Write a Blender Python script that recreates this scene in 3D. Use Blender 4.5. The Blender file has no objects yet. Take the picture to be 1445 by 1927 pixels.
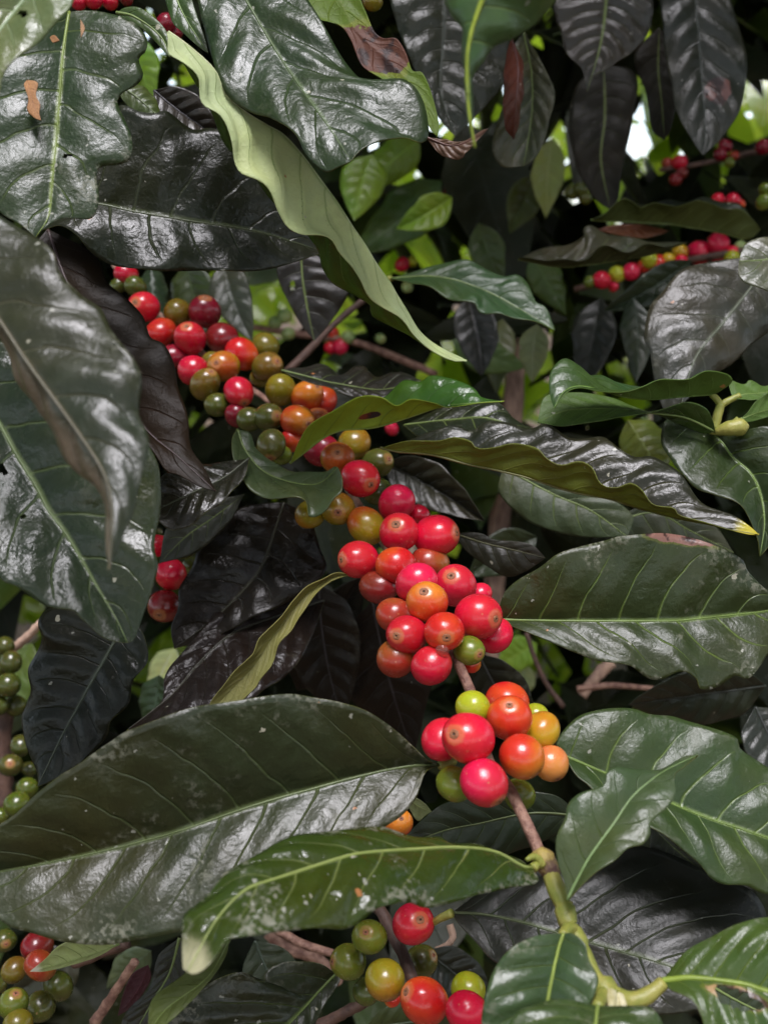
import bpy, math, random
from mathutils import Vector, noise
random.seed(7)
C = bpy.context.scene.collection
SC = bpy.context.scene

# ------------------------------------------------------------------ camera
W, H, F = 1445.0, 1927.0, 2200.0          # photograph frame and focal length in its pixels
PITCH = math.radians(-12)
CAM = Vector((0, 0, 1.35))
FWD = Vector((0, math.cos(PITCH), math.sin(PITCH)))
UP = Vector((0, -math.sin(PITCH), math.cos(PITCH)))
RT = Vector((1, 0, 0))
cd = bpy.data.cameras.new('camera')
cam = bpy.data.objects.new('camera', cd); C.objects.link(cam)
cam.location = CAM
cam.rotation_euler = (math.pi / 2 + PITCH, 0, 0)
cd.sensor_fit = 'VERTICAL'; cd.sensor_height = 24.0; cd.sensor_width = 18.0
cd.lens = 24.0 / 2 / ((H / 2) / F)
cd.clip_start = 0.01; cd.clip_end = 500
cd.dof.use_dof = True; cd.dof.focus_distance = 0.395
cd.dof.aperture_fstop = cd.lens / 2.7
SC.camera = cam
SC.view_settings.view_transform = 'Standard'
SC.view_settings.look = 'None'
SC.view_settings.exposure = 2.42
SC.view_settings.gamma = 1
SC.cycles.max_bounces = 8

# ------------------------------------------------------------------ sky and sun
SUN_EL, SUN_AZ = math.radians(69), math.radians(174)
w = bpy.data.worlds.new('World'); SC.world = w; w.use_nodes = True
nt = w.node_tree
sky = nt.nodes.new('ShaderNodeTexSky'); sky.sky_type = 'NISHITA'; sky.sun_disc = False
sky.sun_elevation = SUN_EL; sky.sun_rotation = SUN_AZ; sky.dust_density = 4.0; sky.air_density = 1.0
bgn = nt.nodes['Background']; bgn.inputs[1].default_value = 0.018
hsv = nt.nodes.new('ShaderNodeHueSaturation'); hsv.inputs['Saturation'].default_value = 0.65   # thin bright cloud
nt.links.new(sky.outputs[0], hsv.inputs['Color']); 
tcw = nt.nodes.new('ShaderNodeTexCoord'); spw = nt.nodes.new('ShaderNodeSeparateXYZ'); nt.links.new(tcw.outputs['Generated'], spw.inputs[0])
mrw = nt.nodes.new('ShaderNodeMapRange'); mrw.interpolation_type = 'SMOOTHSTEP'
for i_, v_ in ((1, 0.05), (2, 0.40), (3, 9.0), (4, 1.0)): mrw.inputs[i_].default_value = v_
nt.links.new(spw.outputs[2], mrw.inputs[0])                    # hazy, brighter low sky
vmw = nt.nodes.new('ShaderNodeVectorMath'); vmw.operation = 'SCALE'
nt.links.new(hsv.outputs[0], vmw.inputs[0]); nt.links.new(mrw.outputs[0], vmw.inputs['Scale']); nt.links.new(vmw.outputs[0], bgn.inputs[0])
sl = bpy.data.lights.new('sun', 'SUN'); sl.energy = 1.5; sl.angle = math.radians(25); sl.color = (0.97, 0.94, 1.0)
so = bpy.data.objects.new('sun', sl); C.objects.link(so)
S = Vector((math.sin(SUN_AZ) * math.cos(SUN_EL), math.cos(SUN_AZ) * math.cos(SUN_EL), math.sin(SUN_EL)))
so.rotation_euler = S.to_track_quat('Z', 'Y').to_euler()


def at(x, y, d):
    """photo pixel + depth in mm along the view axis -> world point (m)"""
    return CAM + (d / 1000.0) * (FWD + RT * ((x - W / 2) / F) + UP * ((H / 2 - y) / F))


# ------------------------------------------------------------------ node helpers
class NT:
    def __init__(self, name):
        self.m = bpy.data.materials.new(name); self.m.use_nodes = True
        self.t = self.m.node_tree; self.t.nodes.clear()
        self.out = self.t.nodes.new('ShaderNodeOutputMaterial')
    def n(self, typ, **kw):
        nd = self.t.nodes.new(typ)
        for k, v in kw.items(): setattr(nd, k, v)
        return nd
    def set(self, sock, v):
        if hasattr(v, 'is_linked'): self.t.links.new(v, sock)
        elif isinstance(v, tuple) and sock.type == 'RGBA' and len(v) == 3: sock.default_value = (*v, 1)
        else: sock.default_value = v
    def math(self, op, a, b=None, c=None, clamp=False):
        nd = self.n('ShaderNodeMath', operation=op, use_clamp=clamp)
        for i, v in enumerate((a, b, c)):
            if v is not None: self.set(nd.inputs[i], v)
        return nd.outputs[0]
    def mix(self, f, a, b, typ='MIX'):
        nd = self.n('ShaderNodeMix', data_type='RGBA', blend_type=typ)
        self.set(nd.inputs[0], f); self.set(nd.inputs[6], a); self.set(nd.inputs[7], b)
        return nd.outputs[2]
    def ramp(self, x, lo, hi, a=0.0, b=1.0):
        nd = self.n('ShaderNodeMapRange', clamp=True); nd.interpolation_type = 'SMOOTHSTEP'
        self.set(nd.inputs[0], x)
        for i, v in ((1, lo), (2, hi), (3, a), (4, b)): self.set(nd.inputs[i], v)
        return nd.outputs[0]
    def noise(self, co, scale, detail=3, rough=0.55, dist=0.0):
        nd = self.n('ShaderNodeTexNoise'); self.set(nd.inputs['Vector'], co)
        nd.inputs['Scale'].default_value = scale; nd.inputs['Detail'].default_value = detail
        nd.inputs['Roughness'].default_value = rough; nd.inputs['Distortion'].default_value = dist
        return nd.outputs[0]
    def attr(self, name, vec=False):
        nd = self.n('ShaderNodeAttribute', attribute_type='OBJECT', attribute_name=name)
        return nd.outputs['Color'] if vec else nd.outputs['Fac']
    def bump(self, h, dist, strength=1.0, nrm=None):
        nd = self.n('ShaderNodeBump'); self.set(nd.inputs['Height'], h)
        nd.inputs['Distance'].default_value = dist; self.set(nd.inputs['Strength'], strength)
        if nrm is not None: self.set(nd.inputs['Normal'], nrm)
        return nd.outputs[0]
    def bsdf(self, base, rough, nrm=None, spec=0.5, **kw):
        nd = self.n('ShaderNodeBsdfPrincipled')
        self.set(nd.inputs['Base Color'], base); self.set(nd.inputs['Roughness'], rough)
        self.set(nd.inputs['Specular IOR Level'], spec)
        if nrm is not None: self.set(nd.inputs['Normal'], nrm)
        for k, v in kw.items(): self.set(nd.inputs[k.replace('_', ' ')], v)
        return nd.outputs[0]
    def done(self, sh):
        self.t.links.new(sh, self.out.inputs[0]); return self.m


def leaf_mat(name, under):
    g = NT(name)
    co = g.n('ShaderNodeTexCoord').outputs['Object']
    rnd = g.n('ShaderNodeObjectInfo').outputs['Random']
    va = g.n('ShaderNodeVectorMath', operation='ADD'); g.set(va.inputs[0], co)
    cmb = g.n('ShaderNodeCombineXYZ'); g.set(cmb.inputs[0], g.math('MULTIPLY', rnd, 7.0)); g.set(cmb.inputs[1], rnd)
    g.set(va.inputs[1], cmb.outputs[0]); co = va.outputs[0]
    uv = g.n('ShaderNodeSeparateXYZ'); g.set(uv.inputs[0], g.n('ShaderNodeUVMap').outputs[0])
    u, v = uv.outputs[0], uv.outputs[1]
    vc = g.math('SUBTRACT', g.math('MULTIPLY', v, 2.0), 1.0)
    s = g.math('ABSOLUTE', vc)
    side = g.math('MULTIPLY', g.math('GREATER_THAN', vc, 0.0), 0.45)
    N = g.attr('veins')
    lag = g.math('MULTIPLY', g.math('POWER', s, 1.25), 0.17)
    wob = g.math('MULTIPLY', g.math('SUBTRACT', g.noise(co, 60, 2), 0.5), 0.35)
    ph = g.math('ADD', g.math('ADD', g.math('MULTIPLY', N, g.math('SUBTRACT', u, lag)), side), wob)
    fr = g.math('ABSOLUTE', g.math('SUBTRACT', g.math('FRACT', ph), 0.5))
    wid = g.math('SUBTRACT', 0.05, g.math('MULTIPLY', s, 0.025))
    line = g.math('SUBTRACT', 1.0, g.math('DIVIDE', fr, wid), clamp=True)
    line = g.math('MULTIPLY', line, g.ramp(s, 0.55, 0.95, 1.0, 0.0))
    soft = g.math('POWER', g.math('SUBTRACT', 1.0, g.math('MULTIPLY', fr, 2.0)), 3.0)
    midl = g.ramp(s, 0.015, 0.05, 1.0, 0.0)
    n1 = g.noise(co, 22, 4, 0.6)
    n2 = g.noise(co, 140, 3, 0.5, 0.3)
    n3 = g.noise(co, 520, 3, 0.6)
    tint = g.attr('underside' if under else 'tint', True)
    vein = g.attr('vein_colour', True)
    col = g.mix(g.ramp(n1, 0.35, 0.68), tint, g.mix(0.75, tint, (1.45, 1.0, 0.62) if not under else (1.12, 1.05, 0.8), 'MULTIPLY'))
    col = g.mix(g.math('MULTIPLY', g.ramp(n2, 0.45, 0.8), 0.25), col, g.mix(1.0, col, (1.6, 1.7, 1.5), 'MULTIPLY'))
    if not under: col = g.mix(1.0, col, (0.94, 1.07, 0.72), 'MULTIPLY')
    vs = g.attr('vein_strength')
    col = g.mix(g.math('MULTIPLY', g.math('MULTIPLY', line, vs), 0.75), col, vein)
    col = g.mix(g.math('MULTIPLY', midl, 0.55), col, vein)
    # net of small veins
    vo = g.n('ShaderNodeTexVoronoi', feature='DISTANCE_TO_EDGE'); g.set(vo.inputs['Vector'], co); vo.inputs['Scale'].default_value = 330
    net = g.ramp(vo.outputs[0], 0.0, 0.12, 1.0, 0.0)
    # dust and pale crust, densest towards the margin
    dust = g.attr('dust')
    dn = g.math('ADD', g.noise(co, 45, 5, 0.7), g.math('MULTIPLY', g.math('POWER', s, 4.0), 0.16))
    dm = g.math('MULTIPLY', g.ramp(dn, 0.56, 0.74), g.ramp(n3, 0.45, 0.62))
    dm = g.math('MULTIPLY', dm, dust, clamp=True)
    col = g.mix(g.math('MULTIPLY', dm, 0.75), col, (0.22, 0.22, 0.16))
    # specks
    dn3 = g.n('ShaderNodeTexNoise'); g.set(dn3.inputs['Vector'], co); dn3.inputs['Scale'].default_value = 700; dn3.inputs['Detail'].default_value = 2
    dsc = g.n('ShaderNodeVectorMath', operation='SCALE'); g.set(dsc.inputs[0], dn3.outputs['Color']); dsc.inputs['Scale'].default_value = 0.0022
    dco = g.n('ShaderNodeVectorMath', operation='ADD'); g.set(dco.inputs[0], co); g.set(dco.inputs[1], dsc.outputs[0])
    co = dco.outputs[0]
    v2 = g.n('ShaderNodeTexVoronoi', feature='F1'); g.set(v2.inputs['Vector'], co); v2.inputs['Scale'].default_value = 190
    cell = g.n('ShaderNodeSeparateColor'); g.set(cell.inputs[0], v2.outputs['Color'])
    spk = g.math('MULTIPLY', g.math('LESS_THAN', v2.outputs['Distance'], g.math('MULTIPLY', g.math('POWER', cell.outputs[1], 2.0), 0.20)),
                 g.math('LESS_THAN', cell.outputs[0], g.math('MULTIPLY', g.attr('specks'), 0.14)))
    spc = g.mix(g.math('GREATER_THAN', cell.outputs[2], 0.72), (0.42, 0.40, 0.30), (0.42, 0.17, 0.06))
    col = g.mix(g.math('MULTIPLY', spk, 0.85), col, spc)
    v3 = g.n('ShaderNodeTexVoronoi', feature='F1'); g.set(v3.inputs['Vector'], co); v3.inputs['Scale'].default_value = 420
    ce3 = g.n('ShaderNodeSeparateColor'); g.set(ce3.inputs[0], v3.outputs['Color'])
    sp3 = g.math('MULTIPLY', g.math('LESS_THAN', v3.outputs['Distance'], g.math('MULTIPLY', ce3.outputs[1], 0.30)),
                 g.math('LESS_THAN', ce3.outputs[0], g.math('MULTIPLY', g.math('MULTIPLY', dust, g.ramp(n1, 0.4, 0.7)), 0.30)))
    col = g.mix(g.math('MULTIPLY', sp3, 0.7), col, (0.40, 0.40, 0.33))
    if under:
        hgt = g.math('ADD', g.math('MULTIPLY', line, 0.5), g.math('ADD', g.math('MULTIPLY', net, 0.12), g.math('MULTIPLY', n2, 0.5)))
        nr = g.bump(hgt, 0.0006, 0.7)
        rough = g.math('ADD', 0.42, g.math('MULTIPLY', n2, 0.25))
    else:
        b1 = g.bump(g.math('ADD', n2, g.math('MULTIPLY', g.noise(co, 70, 2, 0.5, 0.2), 2.6)), 0.0009, g.attr('crinkle'))
        hgt = g.math('SUBTRACT', g.math('MULTIPLY', n3, 0.55), g.math('ADD', g.math('MULTIPLY', line, 0.8), g.math('MULTIPLY', net, 0.02)))
        nr = g.bump(hgt, 0.0005, 0.7, b1)
        rough = g.math('ADD', g.attr('roughness'), g.math('ADD', g.math('MULTIPLY', g.math('SUBTRACT', n2, 0.5), 0.22), g.math('MULTIPLY', dm, 0.3)))
    # brown necrotic patch (object property: centre u, v and size)
    ce = g.n('ShaderNodeSeparateColor'); g.set(ce.inputs[0], g.attr('patch_uv', True))
    du = g.math('DIVIDE', g.math('SUBTRACT', u, ce.outputs[0]), g.attr('patch_u'))
    dv = g.math('DIVIDE', g.math('SUBTRACT', v, ce.outputs[1]), g.attr('patch_v'))
    rr = g.math('ADD', g.math('ADD', g.math('MULTIPLY', du, du), g.math('MULTIPLY', dv, dv)), g.math('MULTIPLY', g.math('SUBTRACT', g.noise(co, 150, 4, 0.7), 0.5), 1.6))
    halo = g.ramp(rr, 1.15, 1.5, 1.0, 0.0); core = g.ramp(rr, g.math('ADD', 0.1, g.math('MULTIPLY', g.attr('patch_dark'), 0.8)), g.math('SUBTRACT', 1.7, g.math('MULTIPLY', g.attr('patch_dark'), 0.7)), 1.0, 0.0)
    col = g.mix(g.math('MULTIPLY', halo, g.attr('patch_halo')), col, (0.26, 0.26, 0.02))
    col = g.mix(core, col, g.mix(g.math('MULTIPLY', g.ramp(n2, 0.56, 0.46), g.attr('patch_dark')), g.attr('patch_colour', True), (0.022, 0.008, 0.006)))
    pr = g.bsdf(col, rough, nr, g.math('MULTIPLY', g.attr('gloss'), 0.5 if not under else 0.3))
    tr = g.n('ShaderNodeBsdfTranslucent')
    g.set(tr.inputs[0], g.mix(1.0, g.mix(0.0 if under else 1.0, col, g.attr('underside', True)), (1.0, 1.12, 0.5), 'MULTIPLY'))
    ms = g.n('ShaderNodeMixShader'); g.set(ms.inputs[0], g.math('MULTIPLY', g.attr('translucency'), g.math('SUBTRACT', 1.0, core)))
    g.t.links.new(pr, ms.inputs[1]); g.t.links.new(tr.outputs[0], ms.inputs[2])
    return g.done(ms.outputs[0])


def rib_mat():
    g = NT('leaf_midrib')
    co = g.n('ShaderNodeTexCoord').outputs['Object']
    c = g.attr('rib_colour', True)
    c = g.mix(g.ramp(g.noise(co, 120, 3), 0.4, 0.7), c, g.mix(1.0, c, (0.7, 0.72, 0.6), 'MULTIPLY'))
    return g.done(g.bsdf(c, 0.42, g.bump(g.noise(co, 500), 0.0003, 0.5)))


def cherry_mat():
    g = NT('cherry_skin')
    tc = g.n('ShaderNodeTexCoord'); co = tc.outputs['Object']; ge = tc.outputs['Generated']
    rnd = g.n('ShaderNodeObjectInfo').outputs['Random']
    va = g.n('ShaderNodeVectorMath', operation='ADD'); g.set(va.inputs[0], co)
    cmb = g.n('ShaderNodeCombineXYZ'); g.set(cmb.inputs[0], g.math('MULTIPLY', rnd, 9.0)); g.set(va.inputs[1], cmb.outputs[0]); co = va.outputs[0]
    z = g.n('ShaderNodeSeparateXYZ'); g.set(z.inputs[0], ge)
    c1, c2 = g.attr('skin', True), g.attr('skin_end', True)
    n1 = g.noise(co, 70, 2, 0.5); n2 = g.noise(co, 420, 4, 0.65); n3 = g.noise(co, 1500, 2)
    f = g.math('ADD', g.math('MULTIPLY', g.math('SUBTRACT', z.outputs[2], 0.45), 1.1), g.math('MULTIPLY', g.math('SUBTRACT', n1, 0.5), 3.0))
    col = g.mix(g.ramp(f, -0.35, 0.75), c1, c2)
    # fine flecks and scuffs
    v2 = g.n('ShaderNodeTexVoronoi', feature='F1'); g.set(v2.inputs['Vector'], co); v2.inputs['Scale'].default_value = 480
    cell = g.n('ShaderNodeSeparateColor'); g.set(cell.inputs[0], v2.outputs['Color'])
    fl = g.math('MULTIPLY', g.math('LESS_THAN', v2.outputs[0], 0.16), g.math('LESS_THAN', cell.outputs[0], 0.22))
    col = g.mix(g.math('MULTIPLY', fl, 0.30), col, (0.6, 0.32, 0.16))
    scuff = g.math('MULTIPLY', g.ramp(g.noise(co, 95, 5, 0.72), 0.70, 0.76), 0.4)
    col = g.mix(scuff, col, (0.42, 0.19, 0.08))
    halo = g.math('MULTIPLY', g.ramp(g.math('ADD', z.outputs[2], g.math('MULTIPLY', g.math('SUBTRACT', n2, 0.5), 0.06)), 0.955, 0.995), 0.4)
    col = g.mix(halo, col, (0.55, 0.27, 0.09))
    rough = g.math('ADD', 0.20, g.math('ADD', g.math('MULTIPLY', n2, 0.12), g.math('MULTIPLY', scuff, 0.3)))
    nr = g.bump(g.math('ADD', n2, g.math('MULTIPLY', n1, 2.0)), 0.0004, 0.35)
    return g.done(g.bsdf(col, rough, nr, 0.5, Subsurface_Weight=0.22, Subsurface_Radius=(1.0, 0.25, 0.15), Subsurface_Scale=0.0015, Coat_Weight=0.25, Coat_Roughness=0.12))


def simple_mat(name, c1, c2, scale, rough=0.6, bump=0.0006, bscale=None, stretch=None):
    g = NT(name)
    co = g.n('ShaderNodeTexCoord').outputs['Object']
    if stretch:
        mp = g.n('ShaderNodeMapping'); g.set(mp.inputs[0], co); mp.inputs['Scale'].default_value = stretch; co = mp.outputs[0]
    n1 = g.noise(co, scale, 5, 0.65); n2 = g.noise(co, bscale or scale * 3, 4, 0.6)
    return g.done(g.bsdf(g.mix(g.ramp(n1, 0.35, 0.65), c1, c2), g.math('ADD', rough - 0.1, g.math('MULTIPLY', n2, 0.2)), g.bump(n2, bump, 0.8)))


M = dict(
    top=leaf_mat('leaf_upper_side', False), under=leaf_mat('leaf_under_side', True), rib=rib_mat(), cherry=cherry_mat(),
    scar=simple_mat('cherry_scar', (0.20, 0.07, 0.03), (0.40, 0.16, 0.07), 900, 0.6, 0.0002),
    pit=simple_mat('cherry_scar_pit', (0.03, 0.012, 0.007), (0.11, 0.05, 0.022), 900, 0.7, 0.0002),
    stalk=simple_mat('cherry_stalk', (0.13, 0.13, 0.03), (0.10, 0.06, 0.03), 300),
    bark=simple_mat('brown_bark', (0.15, 0.07, 0.05), (0.36, 0.21, 0.15), 220, 0.6, 0.0012, 600),
    darkbark=simple_mat('dark_bark', (0.055, 0.028, 0.020), (0.12, 0.065, 0.045), 120, 0.6, 0.0006, 500),
    trunk=simple_mat('pale_trunk_bark', (0.12, 0.07, 0.05), (0.50, 0.33, 0.24), 60, 0.8, 0.004, 150, (1, 1, .3)),
    green=simple_mat('green_stem', (0.19, 0.22, 0.035), (0.31, 0.29, 0.065), 130, 0.45, 0.0004, 500),
    node=simple_mat('stem_node', (0.10, 0.05, 0.04), (0.34, 0.26, 0.06), 150, 0.6, 0.0006, 500),
    bud=simple_mat('terminal_bud', (0.42, 0.38, 0.16), (0.60, 0.56, 0.36), 300, 0.5, 0.0004),
    soil=simple_mat('soil_and_litter', (0.035, 0.022, 0.013), (0.10, 0.065, 0.035), 9, 0.9, 0.02, 30),
)
g = NT('water_drop')
M['drop'] = g.done(g.bsdf((0.9, 0.5, 0.38), 0.05, None, 0.5, Transmission_Weight=0.9, IOR=1.33))


# ------------------------------------------------------------------ mesh helpers
def link(name, verts, faces, mats, parent=None, fm=None, loc=None, uvs=None, smooth=True):
    me = bpy.data.meshes.new(name)
    loc = loc or Vector((0, 0, 0))
    me.from_pydata([tuple(v - loc) for v in verts], [], faces)
    for m in mats: me.materials.append(m)
    if fm: me.polygons.foreach_set('material_index', fm)
    if smooth: me.polygons.foreach_set('use_smooth', [True] * len(me.polygons))
    if uvs:
        ul = me.uv_layers.new(name='UVMap')
        li = [0] * len(me.loops); me.loops.foreach_get('vertex_index', li)
        flat = []
        for i in li: flat += uvs[i]
        ul.data.foreach_set('uv', flat)
    me.update()
    o = bpy.data.objects.new(name, me); C.objects.link(o)
    if parent is None: o.location = loc
    else:
        o.parent = parent
        o.location = loc - parent.location
    return o


def tag(o, label, cat, group=None, kind=None):
    if label: o['label'] = label
    if cat: o['category'] = cat
    if group: o['group'] = group
    if kind: o['kind'] = kind
    return o


def spline(pts, n):
    """Catmull-Rom through pts (tuples), n+1 samples evenly by chord length"""
    P = [Vector(p) for p in pts]
    if len(P) == 2: return [P[0].lerp(P[1], i / n) for i in range(n + 1)]
    dense = []
    for i in range(len(P) - 1):
        p0 = P[i - 1] if i else P[0] * 2 - P[1]
        p1, p2 = P[i], P[i + 1]
        p3 = P[i + 2] if i + 2 < len(P) else P[-1] * 2 - P[-2]
        for k in range(10):
            t = k / 10
            dense.append(0.5 * ((2 * p1) + (p2 - p0) * t + (2 * p0 - 5 * p1 + 4 * p2 - p3) * t * t + (3 * p1 - p0 - 3 * p2 + p3) * t ** 3))
    dense.append(P[-1])
    L = [0]
    for a, b in zip(dense, dense[1:]): L.append(L[-1] + (b - a).length)
    out, j = [], 0
    for i in range(n + 1):
        t = L[-1] * i / n
        while j < len(L) - 2 and L[j + 1] < t: j += 1
        f = (t - L[j]) / max(1e-9, L[j + 1] - L[j])
        out.append(dense[j].lerp(dense[j + 1], min(1, max(0, f))))
    return out


def tube_geo(pts, radii, seg=8, bumpy=0.0, cap=True):
    verts, faces = [], []
    n = len(pts)
    up = Vector((0.3, 0.2, 0.93))
    for i, p in enumerate(pts):
        d = (pts[min(i + 1, n - 1)] - pts[max(i - 1, 0)]).normalized()
        x = d.cross(up)
        x = x.normalized() if x.length > 1e-4 else d.orthogonal().normalized()
        y = d.cross(x)
        for k in range(seg):
            a = 2 * math.pi * k / seg
            r = radii[i] * (1 + bumpy * noise.noise(Vector((p.x * 400 + k, p.y * 400, p.z * 400))))
            verts.append(p + (x * math.cos(a) + y * math.sin(a)) * r)
    for i in range(n - 1):
        for k in range(seg):
            k2 = (k + 1) % seg
            faces.append((i * seg + k, i * seg + k2, (i + 1) * seg + k2, (i + 1) * seg + k))
    if cap:
        faces.append(tuple(range(seg - 1, -1, -1))); faces.append(tuple(range((n - 1) * seg, n * seg)))
    return verts, faces


def tube(name, px, r0, r1, mat, parent=None, n=14, bumpy=0.12, radii=None, seg=9):
    """px: (x, y, depth) pixels; r in mm"""
    pts = [at(*p) for p in spline(px, n)]
    rr = radii or [(r0 + (r1 - r0) * i / n) / 1000 for i in range(n + 1)]
    v, f = tube_geo(pts, rr, seg, bumpy)
    return link(name, v, f, [mat], parent, loc=pts[0].copy())


# ------------------------------------------------------------------ leaves
GREEN = (0.020, 0.036, 0.013)
DARK = (0.013, 0.017, 0.010)
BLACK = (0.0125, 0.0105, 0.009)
MID = (0.030, 0.062, 0.018)
FRESH = (0.045, 0.105, 0.020)
U_OLIVE = (0.090, 0.100, 0.020)
U_GREEN = (0.085, 0.145, 0.025)
U_PALE = (0.40, 0.45, 0.20)
U_LIME = (0.16, 0.23, 0.02)
VEIN = (0.20, 0.27, 0.075)


def leaf(label, mid, a, b, d=(400, 400, 0), da=0, db=0, see='top', half='ab', tint=GREEN, under=U_OLIVE, vein=VEIN, vs=0.6, veins=9,
         rough=0.32, dust=0.3, specks=0.5, crinkle=0.45, quilt=0.9, puff=3.0, wave=1.0, wig=1.0, trans=0.10, holes=(), petiole=None, rib=True,
         ribc=None, ribr=0.55, patch=None, patchc=(0.09, 0.03, 0.015), halo=0.0, pdark=1.0, gloss=None, nu=84, nv=15, group='coffee leaves', name='coffee_leaf', cat='leaf', fine=True, pm='green'):
    if not fine: nu, nv = 36, 7
    d0, d1, arch = d
    def dep(t): return d0 + (d1 - d0) * t + arch * math.sin(math.pi * t)
    def ends(t): return min(1.0, max(0.0, math.sin(math.pi * t))) ** 0.6
    ms = spline([(p[0], p[1], 0) for p in mid], nu)
    ea = spline([(p[0], p[1], p[2] if len(p) > 2 else 0) for p in [mid[0]] + list(a) + [mid[-1]]], nu)
    eb = spline([(p[0], p[1], p[2] if len(p) > 2 else 0) for p in [mid[0]] + list(b) + [mid[-1]]], nu)
    Mw, Aw, Bw = [], [], []
    for i in range(nu + 1):
        t = i / nu
        Mw.append(at(ms[i].x, ms[i].y, dep(t)))
        Aw.append(at(ea[i].x, ea[i].y, dep(t) + da * ends(t) + ea[i].z))
        Bw.append(at(eb[i].x, eb[i].y, dep(t) + db * ends(t) + eb[i].z))
    cols = 2 * nv + 1
    G = [[None] * cols for _ in range(nu + 1)]
    for i in range(nu + 1):
        for j in range(cols):
            v = (j - nv) / nv
            s = abs(v)
            G[i][j] = Mw[i].lerp(Aw[i] if v < 0 else Bw[i], s)
    def normals(G):
        Nn = [[None] * cols for _ in range(nu + 1)]
        for i in range(nu + 1):
            for j in range(cols):
                tu = G[min(i + 1, nu)][j] - G[max(i - 1, 0)][j]
                tv = G[i][min(j + 1, cols - 1)] - G[i][max(j - 1, 0)]
                n = tu.cross(tv)
                Nn[i][j] = n.normalized() if n.length > 1e-12 else None
            good = next((x for x in Nn[i] if x is not None), None) or (Nn[i - 1][0] if i else Vector((0, -1, 0)))
            for j in range(cols):
                if Nn[i][j] is None: Nn[i][j] = good
        return Nn
    Nn = normals(G)
    acc = 0.0
    for i in range(nu + 1):
        for j in range(cols):
            if (half == 'a' and j > nv) or (half == 'b' and j < nv): continue
            if 0 < i < nu:
                area = (G[i + 1][j] - G[i - 1][j]).cross(G[i][min(j + 1, cols - 1)] - G[i][max(j - 1, 0)]).length
                acc += area * Nn[i][j].dot((CAM - G[i][j]).normalized())
    sg = 1.0 if acc >= 0 else -1.0
    if see == 'under': sg = -sg
    base = Mw[0].copy()
    seed = Vector((random.random() * 50, random.random() * 50, random.random() * 50))
    # scale of displacement follows the leaf's own width
    wm = max((Aw[i] - Mw[i]).length for i in range(nu + 1)), max((Bw[i] - Mw[i]).length for i in range(nu + 1))
    D = [[None] * cols for _ in range(nu + 1)]
    for i in range(nu + 1):
        t = i / nu
        for j in range(cols):
            v = (j - nv) / nv; s = abs(v)
            e = ends(t)
            wl = (Aw[i] - Mw[i]).length if v < 0 else (Bw[i] - Mw[i]).length
            k = min(1.0, wl / 0.018)
            ph = veins * (t - 0.17 * s ** 1.25) + (0.45 if v > 0 else 0)
            c = math.cos(2 * math.pi * (ph - 0.5))           # 1 on the vein, -1 between
            q = -min(quilt, 0.35 + 0.5 * quilt) * c * (s * (1 - s) * 4) ** 0.7 * e * k * 0.5
            p = puff * 4 * s * (1 - s) * e * k * (1.0 if s < 0.5 else 1.0) * 0.5
            wv = wave * s ** 3 * e * k * math.sin(2 * math.pi * veins * 0.55 * t + seed.x + (2.1 if v > 0 else 0))
            nz = wig * 1.4 * noise.noise(G[i][j] * 28 + seed) * min(1, e * 1.2) * k + wig * 0.5 * noise.noise(G[i][j] * 85 + seed) * e * k
            D[i][j] = G[i][j] + Nn[i][j] * (sg * (q + p + wv + nz) / 1000)
    N2 = normals(D)
    th = 0.00032
    verts, uvs, faces, fm = [], [], [], []
    for i in range(nu + 1):
        for j in range(cols): verts.append(D[i][j]); uvs.append((i / nu, j / (cols - 1)))
    nt_ = len(verts)
    for i in range(nu + 1):
        for j in range(cols): verts.append(D[i][j] - N2[i][j] * (sg * th)); uvs.append((i / nu, j / (cols - 1)))
    def pix(P):
        q = P - CAM; z = q.dot(FWD)
        return W / 2 + F * q.dot(RT) / z, H / 2 - F * q.dot(UP) / z
    for i in range(nu):
        for j in range(cols - 1):
            if holes:
                cx, cy = pix((D[i][j] + D[i + 1][j + 1]) * 0.5)
                if any(((cx - hx) * math.cos(ha) + (cy - hy) * math.sin(ha)) ** 2 / rx ** 2 + (-(cx - hx) * math.sin(ha) + (cy - hy) * math.cos(ha)) ** 2 / ry ** 2 < 1 + 0.25 * math.sin(7 * math.atan2(cy - hy, cx - hx)) for hx, hy, rx, ry, ha in holes):
                    continue
            q = [i * cols + j, (i + 1) * cols + j, (i + 1) * cols + j + 1, i * cols + j + 1]
            if sg < 0: q.reverse()
            faces.append(tuple(q)); fm.append(0)
            faces.append(tuple(x + nt_ for x in reversed(q))); fm.append(1)
    rim = [i * cols for i in range(nu + 1)], [i * cols + cols - 1 for i in range(nu + 1)]
    for k, r in enumerate(rim):
        for x, y in zip(r, r[1:]):
            q = (x, y, y + nt_, x + nt_) if (k == 0) != (sg > 0) else (y, x, x + nt_, y + nt_)
            faces.append(q); fm.append(1)
    o = link(name, verts, faces, [M['top'], M['under']], None, fm, base, uvs)
    tag(o, label, cat, group)
    o['tint'] = tint; o['underside'] = under; o['vein_colour'] = vein; o['vein_strength'] = float(vs); o['veins'] = float(veins)
    o['roughness'] = float(rough); o['dust'] = float(dust); o['specks'] = float(specks); o['crinkle'] = float(crinkle); o['translucency'] = float(trans)
    pu, pv, su, sv = patch or (-5, -5, 0.05, 0.05)
    o['patch_uv'] = (float(pu), float(pv), 0.0); o['patch_u'] = float(su); o['patch_v'] = float(sv); o['patch_colour'] = patchc; o['gloss'] = float(gloss if gloss is not None else (1.0 if max(tint) > 0.0125 else 0.45)); o['patch_halo'] = float(halo); o['patch_dark'] = float(pdark)
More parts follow.
